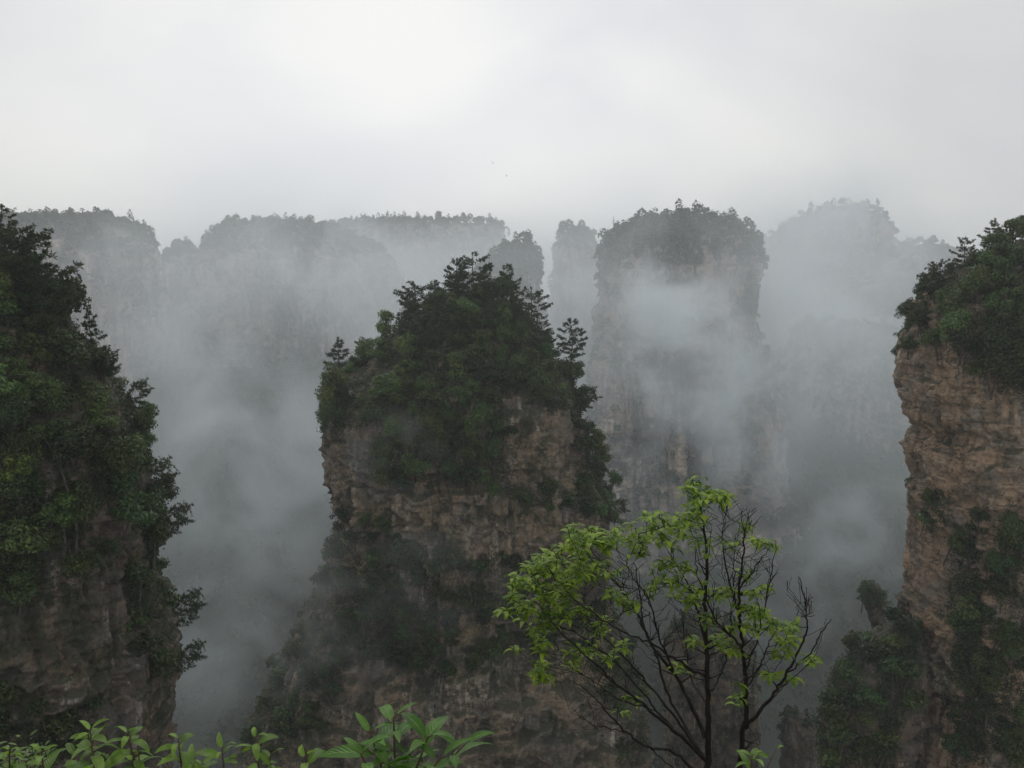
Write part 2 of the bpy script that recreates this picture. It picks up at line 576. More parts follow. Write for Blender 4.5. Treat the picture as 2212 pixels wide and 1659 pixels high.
    tag(ob, label, 'rock', kind='structure')
    PILLARS[label] = dict(ob=ob, V=V, F=F, bvh=BVHTree.FromPolygons(V.tolist(), F.tolist()), Y0=Y0, a=a, z=z, cx=cx)
    return PILLARS[label]

mid = pillar('rock_pillar', [
    (640, 1005, 1050), (662, 940, 1105), (700, 880, 1150), (740, 832, 1188), (778, 782, 1212), (812, 738, 1232), (850, 710, 1246), (890, 701, 1256), (930, 698, 1262),
    (970, 700, 1262), (1000, 704, 1275), (1040, 715, 1290), (1060, 724, 1300), (1100, 728, 1312), (1150, 722, 1316), (1200, 716, 1316), (1260, 700, 1312), (1320, 668, 1330),
    (1400, 630, 1355), (1500, 580, 1378), (1580, 535, 1392), (1659, 500, 1405), (1900, 430, 1450), (2100, 400, 1480)],
    235, M_rock_mid, 0.9, 460, 380, 3, 1.0, 2.6, 1.5, 5.0, label='tall sandstone pillar with wooded dome standing alone in the middle of the valley')
near = pillar('rock_pillar', [
    (500, -130, -60), (540, -220, -5), (600, -330, 40), (700, -430, 125), (800, -480, 205), (900, -510, 262), (960, -520, 285), (1050, -540, 292), (1150, -550, 303),
    (1250, -560, 318), (1350, -570, 338), (1450, -575, 362), (1550, -580, 360), (1659, -590, 352), (1900, -600, 360), (2200, -640, 380)],
    120, M_rock_near, 0.7, 500, 380, 23, 0.6, 1.7, 1.6, 3.2, label='dark wooded cliff pillar closest to the viewpoint, cut by the picture edge')
right = pillar('rock_pillar', [
    (528, 2170, 2300), (558, 2108, 2420), (588, 2062, 2520), (630, 2012, 2620), (685, 1978, 2700), (735, 1962, 2730), (770, 1956, 2740), (800, 1951, 2750), (835, 1952, 2750), (845, 1957, 2750), (900, 1969, 2750),
    (918, 1986, 2750), (930, 1990, 2750), (950, 1977, 2750), (985, 1976, 2750), (1010, 1982, 2750), (1060, 1988, 2750), (1140, 1990, 2760), (1250, 1988, 2780), (1370, 1982, 2800), (1450, 1972, 2820),
    (1560, 1958, 2840), (1659, 1945, 2860), (1900, 1900, 2900), (2100, 1880, 2920)],
    190, M_rock_right, 0.6, 520, 380, 47, 0.72, 2.4, 0.9, 4.5, label='red brown sheer sandstone cliff with overhanging lip under a wooded top')
butt = pillar('rock_buttress', [
    (1345, 1930, 1985), (1370, 1885, 1990), (1410, 1850, 1995), (1450, 1815, 1992), (1500, 1790, 1990), (1560, 1775, 1980), (1620, 1780, 1970), (1659, 1785, 1965), (1900, 1750, 1960)],
    186, M_rock_near, 0.9, 260, 160, 71, 0.5, 2.0, 1.2, 3.5, label='low overgrown buttress leaning against the foot of the red brown cliff')
stub = pillar('rock_pillar', [
    (1282, 1945, 1985), (1292, 1930, 2000), (1302, 1936, 2000), (1330, 1924, 2000), (1370, 1918, 2000), (1450, 1900, 2010), (1600, 1880, 2020)],
    200, M_rock_near, 0.8, 160, 120, 81, 0.35, 1.2, 0.6, 2.0, cap=0.1, label='small dark rock stump with a flat capstone beside the red brown cliff')
needle = pillar('rock_pillar', [
    (1262, 1862, 1900), (1290, 1855, 1912), (1320, 1866, 1914), (1360, 1880, 1914), (1420, 1870, 1920), (1560, 1850, 1930), (1700, 1840, 1940)],
    290, M_rock_near, 0.9, 120, 90, 85, 0.5, 2.0, 1.0, 3.0, label='slim misty pillar topped by one round clump behind the rock stump')
low = pillar('rock_pillar', [
    (1340, 1470, 1560), (1360, 1440, 1600), (1400, 1425, 1630), (1480, 1425, 1640), (1560, 1432, 1640), (1659, 1436, 1645), (1900, 1420, 1660)],
    330, M_rock_mid, 0.8, 260, 160, 91, 0.8, 2.6, 1.8, 5.0, label='low hazy brown pillar seen through the branches of the sapling')
low2 = pillar('rock_pillar', [
    (1545, 1700, 1740), (1570, 1690, 1765), (1620, 1688, 1780), (1700, 1686, 1790), (1900, 1680, 1800)],
    330, M_rock_mid, 0.8, 140, 90, 95, 0.6, 2.6, 1.5, 5.0, label='short pinkish rock spur low in the misty gorge')

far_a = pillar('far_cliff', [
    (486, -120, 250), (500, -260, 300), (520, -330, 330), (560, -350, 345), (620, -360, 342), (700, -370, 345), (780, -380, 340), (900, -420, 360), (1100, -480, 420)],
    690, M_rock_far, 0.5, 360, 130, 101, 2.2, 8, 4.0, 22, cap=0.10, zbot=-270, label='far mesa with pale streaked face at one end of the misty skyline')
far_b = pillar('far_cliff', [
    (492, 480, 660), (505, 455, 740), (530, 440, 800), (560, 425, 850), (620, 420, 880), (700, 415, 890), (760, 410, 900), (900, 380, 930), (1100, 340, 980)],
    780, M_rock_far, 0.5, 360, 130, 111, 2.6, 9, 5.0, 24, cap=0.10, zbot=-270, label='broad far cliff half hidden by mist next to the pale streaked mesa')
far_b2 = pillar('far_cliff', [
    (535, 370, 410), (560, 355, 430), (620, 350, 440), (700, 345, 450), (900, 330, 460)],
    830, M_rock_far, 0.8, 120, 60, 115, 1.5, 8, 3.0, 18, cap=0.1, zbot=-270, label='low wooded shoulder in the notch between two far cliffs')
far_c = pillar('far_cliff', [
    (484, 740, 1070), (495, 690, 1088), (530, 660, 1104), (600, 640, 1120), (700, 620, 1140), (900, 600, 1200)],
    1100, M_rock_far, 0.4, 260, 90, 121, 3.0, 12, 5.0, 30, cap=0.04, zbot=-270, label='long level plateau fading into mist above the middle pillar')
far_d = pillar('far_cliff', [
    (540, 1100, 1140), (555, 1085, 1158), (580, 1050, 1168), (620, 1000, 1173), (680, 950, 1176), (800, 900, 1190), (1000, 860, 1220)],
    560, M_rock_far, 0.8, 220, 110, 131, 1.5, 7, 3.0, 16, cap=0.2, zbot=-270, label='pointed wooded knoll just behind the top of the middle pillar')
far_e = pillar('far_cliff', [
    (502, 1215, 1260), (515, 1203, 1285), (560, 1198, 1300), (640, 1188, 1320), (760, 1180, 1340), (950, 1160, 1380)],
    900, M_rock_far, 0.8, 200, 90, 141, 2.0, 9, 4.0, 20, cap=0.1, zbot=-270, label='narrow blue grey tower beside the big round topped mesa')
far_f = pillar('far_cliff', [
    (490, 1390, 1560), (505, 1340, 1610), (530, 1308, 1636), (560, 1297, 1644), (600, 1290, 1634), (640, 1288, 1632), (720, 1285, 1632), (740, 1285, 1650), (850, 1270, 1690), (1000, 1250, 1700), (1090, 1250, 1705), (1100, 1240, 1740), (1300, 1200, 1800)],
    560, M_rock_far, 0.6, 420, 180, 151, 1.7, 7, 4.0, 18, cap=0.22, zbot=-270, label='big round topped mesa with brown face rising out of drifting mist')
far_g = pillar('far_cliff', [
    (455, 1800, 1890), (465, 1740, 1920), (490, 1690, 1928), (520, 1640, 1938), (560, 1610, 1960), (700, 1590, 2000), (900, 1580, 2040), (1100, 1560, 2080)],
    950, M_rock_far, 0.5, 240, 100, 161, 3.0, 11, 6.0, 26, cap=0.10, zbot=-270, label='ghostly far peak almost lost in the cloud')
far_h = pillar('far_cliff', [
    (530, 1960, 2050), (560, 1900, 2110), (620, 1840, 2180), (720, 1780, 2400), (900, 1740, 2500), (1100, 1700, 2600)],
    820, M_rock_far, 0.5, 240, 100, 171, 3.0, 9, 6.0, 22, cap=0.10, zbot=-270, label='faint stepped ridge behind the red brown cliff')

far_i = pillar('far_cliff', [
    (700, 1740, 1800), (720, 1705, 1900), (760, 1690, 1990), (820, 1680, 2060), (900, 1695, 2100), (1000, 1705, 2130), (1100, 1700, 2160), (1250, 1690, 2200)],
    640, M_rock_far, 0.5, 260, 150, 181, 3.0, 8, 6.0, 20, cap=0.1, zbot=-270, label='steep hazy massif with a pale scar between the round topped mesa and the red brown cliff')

# ------------------------------------------------------------------ ground
gx = np.linspace(-1500, 1500, 260)
gy = np.concatenate([np.linspace(-300, 250, 40)[:-1], np.linspace(250, 1300, 230)[:-1], np.linspace(1300, 1640, 12)])
GX, GY = np.meshgrid(gx, gy)
def valley_z(x, y):
    t = np.clip((y - 360) / 330, 0, 1)
    t = t * t * (3 - 2 * t)
    z = -262 + 165 * t
    z = z + 26 * fbm(x / 90, y / 90, 0 * x, 4, 5) * (0.3 + t) + 3 * fbm(x / 14, y / 14, 0 * x, 3, 6)
    return z
GZ = valley_z(GX, GY)
V = np.stack([GX, GY, GZ], -1).reshape(-1, 3)
nxg = len(gx)
i = np.arange(len(gy) - 1)[:, None] * nxg
j = np.arange(nxg - 1)[None, :]
F = np.stack([i + j, i + j + 1, i + nxg + j + 1, i + nxg + j], -1).reshape(-1, 4)
ground = tag(link('valley_ground', mesh_np('valley_ground', V, F, M_forest, True)), 'wooded valley floor and slopes between the pillars', 'ground', kind='structure')
GROUND = dict(ob=ground, V=V, F=F)

# ledge that the camera and the plants by it stand on: a spur of rock with soil on top
lx = np.linspace(-9, 9, 60)
ly = np.linspace(-6, 8, 50)
LX, LY = np.meshgrid(lx, ly)
def ledge_z(x, y):
    return -1.75 - 0.62 * np.maximum(y - 0.2, 0) - 0.05 * np.maximum(y - 4, 0) ** 2 - 0.03 * np.abs(x) ** 1.2 + 0.08 * fbm(x * 1.1, y * 1.1, 0 * x, 3, 8)
LZ = ledge_z(LX, LY)
edge = np.maximum(np.abs(LX) / 9, np.maximum((LY - 1) / 7, (-LY) / 6))
top = np.stack([LX, LY, LZ], -1)
ring_idx = []
V = top.reshape(-1, 3)
nl = len(lx)
i = np.arange(len(ly) - 1)[:, None] * nl
j = np.arange(nl - 1)[None, :]
F = np.stack([i + j, i + j + 1, i + nl + j + 1, i + nl + j], -1).reshape(-1, 4)
border = list(range(nl)) + [k * nl + nl - 1 for k in range(1, len(ly))] + [(len(ly) - 1) * nl + k for k in range(nl - 2, -1, -1)] + [k * nl for k in range(len(ly) - 2, 0, -1)]
Bv = V[border]
vs_, fs_ = [V], [F]
prev = np.array(border)
base = len(V)
for dz in (3, 10, 30, 80, 160, 255):
    rg = Bv * np.array([1 + dz * 0.002, 1 - dz * 0.0008, 0]) + np.array([0, -dz * 0.02, 0])
    rg[:, 2] = Bv[:, 2] - dz
    rg[:, :2] += 0.5 * rng.normal(size=(len(rg), 2))
    vs_.append(rg)
    cur = np.arange(base, base + len(rg))
    fs_.append(np.stack([prev, np.roll(prev, -1), np.roll(cur, -1), cur], -1))
    prev = cur
    base += len(rg)
tag(link('viewpoint_ground', mesh_np('viewpoint_ground', np.concatenate(vs_), np.concatenate(fs_), M_soil, True)), 'steep soil covered ledge at the viewpoint under the sapling', 'ground', kind='structure')

# ------------------------------------------------------------------ tree kits
def cards(C, Nrm, L, W, jit=0.6):
    """diamond leaf cards at C with normals round Nrm; L, W arrays"""
    n = len(C)
    Nv = Nrm + jit * rng.normal(size=(n, 3))
    Nv /= np.linalg.norm(Nv, axis=1)[:, None]
    r = rng.normal(size=(n, 3))
    U = np.cross(Nv, r)
    U /= np.linalg.norm(U, axis=1)[:, None] + 1e-9
    Wv = np.cross(Nv, U)
    L = np.broadcast_to(L, (n,))[:, None] * 0.5
    W = np.broadcast_to(W, (n,))[:, None] * 0.5
    V = np.stack([C - U * L, C + Wv * W - Nv * W * 0.2, C + U * L, C - Wv * W - Nv * W * 0.2], 1).reshape(-1, 3)
    F = np.arange(4 * n).reshape(n, 4)
    return V, F

def broadleaf_kit(h, rad, lobes, nleaf, leaf, seed, flat=0.8):
    """returns (trunk mesh, crown mesh): tapered trunk with limbs, crown of leaf cards in uneven lobes"""
    rs = np.random.default_rng(seed)
    tk = MB()
    lean = rs.normal(size=2) * 0.06 * h
    tp = np.array([[0, 0, -1.2], [lean[0] * 0.2, lean[1] * 0.2, h * 0.25], [lean[0] * 0.6, lean[1] * 0.6, h * 0.5], [lean[0], lean[1], h * 0.8]])
    tk.tube(tp, [0.035 * h * 0.8, 0.024 * h, 0.017 * h, 0.006 * h], 6)
    Vs, Fs, nn = [], [], 0
    for k in range(lobes):
        a = rs.uniform(0, 2 * math.pi)
        t = rs.uniform(0, 1)
        rr = rad * 0.75 * math.sqrt(rs.uniform(0.02, 1)) * (1.05 - 0.55 * t)
        c = np.array([lean[0] + rr * math.cos(a), lean[1] + rr * math.sin(a), h * (0.42 + 0.46 * t)])
        lr = rad * rs.uniform(0.26, 0.46)
        m = int(nleaf / lobes * (lr / (0.39 * rad)) ** 2)
        d = rs.normal(size=(m, 3))
        d[:, 2] = d[:, 2] * 0.9 + 0.35
        d /= np.linalg.norm(d, axis=1)[:, None]
        q = rs.uniform(0.55, 1.08, m)[:, None]
        C = c + d * q * lr * np.array([1, 1, flat])
        V, F = cards(C, d + np.array([0, 0, 0.5]), leaf * rs.uniform(0.7, 1.4, m), leaf * 0.6 * rs.uniform(0.7, 1.3, m), 0.7)
        Vs.append(V)
        Fs.append(F + nn)
        nn += len(V)
        mid_ = tp[1] + (tp[2] - tp[1]) * rs.uniform(0, 1)
        tk.tube([mid_, (mid_ + c) / 2 + np.array([0, 0, 0.03 * h]), c], [0.011 * h, 0.007 * h, 0.003 * h], 4)
    return tk.data('trunk', M_bark, True), mesh_np('crown', np.concatenate(Vs), np.concatenate(Fs), M_leaf)

def pine_kit(h, spread, seed, bare=0.35, oneside=0.0, tuft=0.42, dens=1.0, flat_top=0.5):
    """layered pine: trunk, near level limbs and flat pads of needle tufts"""
    rs = np.random.default_rng(seed)
    tk = MB()
    n = 9
    wob = np.cumsum(rs.normal(size=(n, 2)) * 0.012 * h, axis=0)
    tz = np.linspace(-1.5, h, n)
    tp = np.column_stack([wob[:, 0], wob[:, 1], tz])
    tk.tube(tp, np.linspace(0.02 * h, 0.004 * h, n), 6)
    C, D, S = [], [], []
    z = bare * h
    while z < h * 0.985:
        f = (z - bare * h) / (h - bare * h)
        k = rs.integers(2, 5)
        a0 = rs.uniform(0, 2 * math.pi)
        env = (1 - f) ** flat_top * (0.55 + 0.45 * min(1, f / 0.25))
        for q in range(k):
            a = a0 + q * 2 * math.pi / k + rs.normal() * 0.35
            ln = spread * env * rs.uniform(0.35, 1.2)
            if rs.random() < 0.12:
                continue
            if oneside:
                ln *= 1 + oneside * math.cos(a)
            ln = max(ln, 0.25)
            p0 = np.array([np.interp(z, tz, tp[:, 0]), np.interp(z, tz, tp[:, 1]), z])
            dr = np.array([math.cos(a), math.sin(a), 0.0])
            rise = rs.uniform(-0.05, 0.22) + 0.5 * f * f
            m = 5
            tt = np.linspace(0, 1, m)
            pts = p0 + dr * ln * tt[:, None] + np.outer(rise * ln * tt ** 1.5 - 0.10 * ln * np.sin(tt * math.pi), [0, 0, 1])
            tk.tube(pts, np.linspace(0.0055 * h * (1 - 0.5 * f), 0.0012 * h, m), 4)
            nt_ = int(max(3, ln / spread * 20 * dens))
            for _ in range(nt_):
                t = rs.uniform(0.3, 1.02) ** 0.7
                b = p0 + dr * ln * t + np.array([0, 0, rise * ln * t ** 1.5 - 0.1 * ln * math.sin(min(t, 1) * math.pi)])
                side = np.array([-dr[1], dr[0], 0]) * rs.normal() * 0.22 * ln * (1.15 - 0.5 * t)
                b = b + side + np.array([0, 0, rs.uniform(-0.02, 0.14) * tuft * 2])
                C.append(b)
                D.append(dr * 0.7 + side / (ln + 1e-6) * 1.2 + np.array([0, 0, 0.75]))
                S.append(rs.uniform(0.7, 1.25))
        z += h * rs.uniform(0.045, 0.085)
    for _ in range(6):
        C.append(np.array([tp[-1, 0], tp[-1, 1], h * rs.uniform(0.95, 1.02)]))
        D.append(np.array([rs.normal() * 0.4, rs.normal() * 0.4, 1.0]))
        S.append(0.8)
    C, D, S = np.array(C), np.array(D), np.array(S)
    D /= np.linalg.norm(D, axis=1)[:, None]
    per = 9
    Cn = np.repeat(C, per, 0)
    Dn = np.repeat(D, per, 0) + 0.75 * rng.normal(size=(len(C) * per, 3))
    Dn /= np.linalg.norm(Dn, axis=1)[:, None]
    ls = (np.repeat(S, per) * tuft * rng.uniform(0.7, 1.2, len(Cn)))[:, None]
    sd_ = np.cross(Dn, rng.normal(size=Dn.shape))
    sd_ /= np.linalg.norm(sd_, axis=1)[:, None] + 1e-9
    wd = 0.13 * tuft
    V = np.stack([Cn, Cn + Dn * ls * 0.5 + sd_ * wd, Cn + Dn * ls, Cn + Dn * ls * 0.5 - sd_ * wd], 1).reshape(-1, 3)
    return tk.data('trunk', M_bark, True), mesh_np('crown', V, np.arange(len(V)).reshape(-1, 4), M_needle)

BROAD = [broadleaf_kit(8.0, 3.5 + 0.4 * (k % 3), 11 + k % 4, 1700, 0.52, 100 + k) for k in range(6)]
SHRUB = [broadleaf_kit(3.4, 2.0 + 0.3 * (k % 2), 9, 600, 0.42, 200 + k, 0.75) for k in range(4)]
PINE = [pine_kit(12.0, 5.0, 301, 0.24, dens=1.7, tuft=0.55), pine_kit(12.0, 4.4, 302, 0.36, dens=1.6, tuft=0.52), pine_kit(12.0, 5.4, 303, 0.36, flat_top=0.35, dens=1.7, tuft=0.55), pine_kit(12.0, 4.2, 304, 0.15, flat_top=0.8, dens=1.8, tuft=0.55), pine_kit(10.0, 5.6, 305, 0.2, oneside=0.6, flat_top=0.3, dens=1.7, tuft=0.6)]
PROTO_COUNT = {}

def put(kind, kit, loc, size, rz, label, cat, group, colr=(1, 1, 1), tilt=(0, 0)):
    """one tree or shrub: an Empty at its base with a trunk and a crown as children"""
    root = bpy.data.objects.new(kind, None)
    root.empty_display_size = 0.5
    col.objects.link(root)
    root.location = loc
    root.rotation_euler = (tilt[0], tilt[1], rz)
    root.scale = (size, size, size) if not hasattr(size, '__len__') else size
    tag(root, label, cat, group)
    t = link('trunk', kit[0], root)
    c = link('crown', kit[1], root)
    c.color = (*colr, 1)
    return root

def hit(pl, px, py):
    d = ray(px, py).normalized()
    r = pl['bvh'].ray_cast(Vector((0, 0, 0)), d)
    return (r[0], r[1]) if r[0] is not None else (None, None)

def drop(pl, x, y, ztop=200):
    r = pl['bvh'].ray_cast(Vector((x, y, ztop)), Vector((0, 0, -1)))
    return r[0]

def spots(pl, poly, step, jitter=0.45, keep=1.0):
    """points on a rock seen inside a picture polygon, about `step` picture px apart"""
    poly = np.array(poly, float)
    x0, y0 = poly.min(0)
    x1, y1 = poly.max(0)
    out = []
    yy, r = y0, 0
    while yy < y1:
        xx = x0 + (step / 2 if r % 2 else 0)
        while xx < x1:
            px, py = xx + rng.normal() * step * jitter, yy + rng.normal() * step * jitter
            if rng.random() < keep and in_poly(np.array([px]), np.array([py]), poly)[0]:
                loc, nr = hit(pl, px, py)
                if loc is not None:
                    out.append((loc, nr, px, py))
            xx += step
        yy += step * 0.85
        r += 1
    return out

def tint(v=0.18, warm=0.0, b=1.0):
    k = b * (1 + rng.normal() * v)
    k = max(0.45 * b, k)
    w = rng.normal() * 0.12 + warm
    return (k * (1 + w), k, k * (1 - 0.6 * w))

def plant(pl, poly, step, kind, kits, size, label, group, cat='tree', warm=0.0, b=1.0, keep=1.0, sink=0.12, push=0.0, v=0.36):
    n = 0
    for loc, nr, px, py in spots(pl, poly, step, keep=keep):
        s = size * rng.uniform(0.75, 1.25)
        hgt = 8.0 if kits is BROAD else 3.4
        h_ = Vector((nr.x, nr.y, 0))
        steep = 1 - max(0, nr.z)
        at = loc + h_ * (push + (1.7 if kits is BROAD else 0.9) * steep) * s - Vector((0, 0, hgt * s * (sink + 0.28 * steep)))
        tl = (rng.normal() * 0.08 - nr.y * 0.35 * steep, rng.normal() * 0.08 + nr.x * 0.35 * steep)
        put(kind, kits[rng.integers(len(kits))], at, (s, s, s * rng.uniform(0.85, 1.2)), rng.uniform(0, 6.28), label, cat, group, tint(v, warm, b), (-tl[0] * 0 + nr.y * -0.3 * steep, nr.x * 0.3 * steep))
        n += 1
    return n

def undergrowth(pl, polys, n, size, label, lift=1.0, colr=(1, 1, 1), name='undergrowth', thresh=None):
    """ground cover on a rock, over the faces that fall inside picture polygons"""
    V, F = pl['V'], pl['F']
    A, B, C_, D_ = [V[F[:, k]] for k in range(4)]
    ctr = (A + B + C_ + D_) / 4
    nr = np.cross(C_ - A, D_ - B)
    ar = np.linalg.norm(nr, axis=1)
    nr = nr / (ar[:, None] + 1e-9)
    px, py = project(ctr)
    m = np.zeros(len(F), bool)
    for pg in polys:
        m |= in_poly(px, py, pg)
    w = ar * m
    nzm = fbm(ctr[:, 0] / 6, ctr[:, 1] / 6, ctr[:, 2] / 6, 3, 77)
    w = w * np.clip(0.6 + 2.0 * nzm, 0.0, 1.6)
    w = w / w.sum()
    idx = rng.choice(len(F), n, p=w)
    u = rng.random((n, 2))
    pt = A[idx] + (B[idx] - A[idx]) * u[:, :1] + (D_[idx] - A[idx]) * u[:, 1:]
    nn = nr[idx]
    flip = np.sign((nn * (np.array([0, pl.get('Y0', 0), 0]) - ctr[idx])).sum(1))
    pt = pt + nn * (np.abs(rng.normal(size=n)) * lift)[:, None] + np.array([0, 0, 1]) * (np.abs(rng.normal(size=n)) * lift * 0.6)[:, None]
    Vv, Ff = cards(pt, nn + np.array([0, 0, 0.6]), size * rng.uniform(0.6, 1.4, n), size * 0.6 * rng.uniform(0.6, 1.4, n), 0.7)
    o = link(name, mesh_np(name, Vv, Ff, M_under))
    o.color = (*colr, 1)
    tag(o, label, 'plants', kind='stuff')
    return o

# ------------------------------------------------------------------ plants of the middle pillar
MID_DOME = [(1000, 630), (1070, 630), (1150, 690), (1215, 780), (1262, 870), (1255, 900), (1160, 872), (1105, 890), (1090, 960), (1090, 1030), (1010, 1050), (900, 1055), (800, 1050), (780, 985), (850, 940), (830, 925), (760, 925), (695, 935), (692, 850), (735, 795), (790, 755), (850, 710), (930, 645)]
MID_R = [(1240, 880), (1290, 880), (1300, 1120), (1262, 1110), (1240, 1070), (1258, 960)]
MID_R2 = [(1090, 1045), (1200, 1050), (1290, 1070), (1300, 1120), (1180, 1100), (1100, 1080)]
MID_L2 = [(720, 1090), (800, 1120), (860, 1160), (840, 1190), (720, 1190)]
MID_LOW = [(700, 1200), (1000, 1190), (1050, 1270), (900, 1300), (880, 1380), (760, 1420), (700, 1600), (500, 1659), (560, 1500), (640, 1330)]
MID_LOW2 = [(860, 1330), (1080, 1290), (1120, 1400), (1000, 1470), (880, 1470), (840, 1400)]
MID_LOW3 = [(1250, 1330), (1350, 1330), (1400, 1480), (1410, 1659), (1330, 1659), (1310, 1480)]
plant(mid, MID_DOME, 35, 'broadleaf_tree', BROAD, 0.92, 'leafy green tree in the dense wood over the dome of the middle pillar', 'broadleaf trees on the dome of the middle pillar')
plant(mid, MID_R, 34, 'shrub', SHRUB, 1.6, 'leafy shrub hanging down the sheer shoulder of the middle pillar', 'shrubs on the sheer shoulder of the middle pillar', 'shrub')
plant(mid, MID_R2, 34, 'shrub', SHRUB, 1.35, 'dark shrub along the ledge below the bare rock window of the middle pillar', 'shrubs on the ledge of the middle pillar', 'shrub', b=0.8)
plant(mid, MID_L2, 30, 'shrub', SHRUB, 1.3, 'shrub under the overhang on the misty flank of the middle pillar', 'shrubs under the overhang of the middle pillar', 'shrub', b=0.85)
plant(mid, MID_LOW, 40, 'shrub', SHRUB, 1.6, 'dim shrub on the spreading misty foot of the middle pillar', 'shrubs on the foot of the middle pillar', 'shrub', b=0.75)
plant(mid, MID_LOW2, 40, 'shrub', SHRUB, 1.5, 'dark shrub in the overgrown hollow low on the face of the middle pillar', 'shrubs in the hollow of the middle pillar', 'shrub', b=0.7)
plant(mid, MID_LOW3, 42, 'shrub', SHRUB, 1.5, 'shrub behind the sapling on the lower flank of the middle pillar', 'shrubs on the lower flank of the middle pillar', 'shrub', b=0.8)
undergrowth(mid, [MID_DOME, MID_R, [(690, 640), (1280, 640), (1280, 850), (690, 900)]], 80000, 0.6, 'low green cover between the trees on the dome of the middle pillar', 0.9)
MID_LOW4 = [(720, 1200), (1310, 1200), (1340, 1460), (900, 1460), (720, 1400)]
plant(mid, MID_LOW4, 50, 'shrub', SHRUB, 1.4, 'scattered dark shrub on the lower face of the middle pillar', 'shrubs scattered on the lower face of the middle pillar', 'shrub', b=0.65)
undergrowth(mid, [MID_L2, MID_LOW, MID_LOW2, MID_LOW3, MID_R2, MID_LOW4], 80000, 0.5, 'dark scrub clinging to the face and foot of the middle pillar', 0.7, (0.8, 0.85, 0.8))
b0 = hit(mid, 1065, 1050)[0]
put('shrub', BROAD[1], b0 - Vector((0, 0, 4.5)) + Vector((0, -0.8, 0)), 0.8, 1.0, 'bright green bush alone on the bare rock face of the middle pillar', 'shrub', None, (1.3, 1.5, 1.2), (-0.2, 0))

def flank(pl, py, sgn, px0):
    """going in from the open air at picture height py, the first point on the rock"""
    for k in range(140):
        px = px0 + sgn * (130 - k * 2)
        loc, nr = hit(pl, px, py)
        if loc is not None:
            return loc, nr
    return None, None

def pine_at(pl, px, py_base, hpx, kit, label, rz=None, group=None, wide=1.0, tilt=(0, 0), colr=None, kind='pine_tree', cat='pine'):
    """a pine rooted on the rock at picture x and y (the nearest rock when the point itself is over the gorge)"""
    Y = pl['Y0']
    s = hpx * Y / FPX / 12.0 * (1.0 if tilt[1] else 0.8)
    if tilt[1]:
        loc, nr = flank(pl, py_base, 1 if tilt[1] > 0 else -1, px)
        loc = loc - Vector((math.copysign(2.2 * s * 12 / 8, tilt[1]), 0, 0.5))
    else:
        loc = None
        for dx in range(0, 80, 3):
            for sg in (1, -1):
                q = P(px + sg * dx, py_base, Y)
                d = drop(pl, q.x, q.y)
                if d is not None and d.z > q.z - 3.0:
                    loc = Vector((d.x, d.y, min(d.z, q.z + 2.5)))
                    break
            if loc is not None:
                break
        if loc is None:
            loc = P(px, py_base, Y)
    return put(kind, PINE[kit], loc, (s * wide, s * wide, s), rng.uniform(0, 6.28) if rz is None else rz, label, cat, group, colr or tint(0.1, 0.0, 0.9), tilt)

def fringe(pl, y0, y1, step, sgn, px0, kind, kits, size, label, group, cat='tree', b=1.0, inset=1.2):
    """plants one below the other along the outer edge of a rock"""
    py = y0
    while py < y1:
        loc, nr = flank(pl, py, sgn, px0)
        if loc is not None:
            s = size * rng.uniform(0.7, 1.25)
            at = loc - Vector((sgn * inset * s, rng.uniform(0, 2.0), (3.0 if kits is BROAD else 1.3) * s))
            put(kind, kits[rng.integers(len(kits))], at, s, rng.uniform(0, 6.28), label, cat, group, tint(0.3, 0, b), (0.1, 0.25 * sgn))
        py += step * rng.uniform(0.7, 1.3)

fringe(mid, 715, 915, 24, -1, 800, 'broadleaf_tree', BROAD, 0.7, 'leafy tree edging the dome of the middle pillar, seen against the mist', 'trees edging the dome of the middle pillar')
fringe(mid, 740, 880, 30, 1, 1220, 'broadleaf_tree', BROAD, 0.55, 'leafy tree edging the dome of the middle pillar, seen against the mist', 'trees edging the dome of the middle pillar')
fringe(mid, 950, 1130, 19, 1, 1290, 'broadleaf_tree', BROAD, 0.85, 'leafy tree bulging from the sheer shoulder of the middle pillar above the sapling', 'trees on the sheer shoulder of the middle pillar', inset=-1.6)
fringe(mid, 890, 1120, 20, 1, 1260, 'shrub', SHRUB, 1.7, 'leafy shrub hanging down the sheer shoulder of the middle pillar', 'shrubs on the sheer shoulder of the middle pillar', 'shrub')
fringe(mid, 1200, 1560, 26, -1, 650, 'shrub', SHRUB, 1.5, 'dim shrub on the spreading misty foot of the middle pillar', 'shrubs on the foot of the middle pillar', 'shrub', 0.75)
pine_at(mid, 985, 690, 135, 1, 'flat topped pine on the middle pillar summit, just beside the tallest one')
pine_at(mid, 1025, 680, 138, 2, 'tallest pine at the very summit of the middle pillar', wide=0.95)
pine_at(mid, 1045, 690, 120, 0, 'dense dark pine tucked against the tallest summit pine')
pine_at(mid, 1095, 700, 132, 1, 'thin pine with visible bare stems past the tallest summit pine')
pine_at(mid, 1110, 715, 100, 3, 'small thin pine in the shade of the bare stemmed summit pine')
pine_at(mid, 1150, 735, 115, 2, 'layered pine on the descending shoulder below the summit pines', wide=1.1)
pine_at(mid, 1172, 760, 95, 0, 'short broad pine at the outer edge of the descending shoulder')
pine_at(mid, 905, 735, 130, 2, 'wide branching pine leaning out over the upper slope of the middle pillar', wide=1.15)
pine_at(mid, 885, 760, 130, 0, 'lower wide pine at the outer edge of the upper slope', wide=1.1)
pine_at(mid, 940, 720, 115, 1, 'dark pine filling the gap between the summit group and the wide slope pine')
q = P(1238, 806, 233)
put('pine_tree', PINE[1], q - Vector((0, 0, 1.0)), (1.28, 1.28, 1.28), 0.8, 'lone open pine standing clear of the shoulder of the middle pillar', 'pine', None, (0.8, 0.85, 0.8), (0, -0.04))
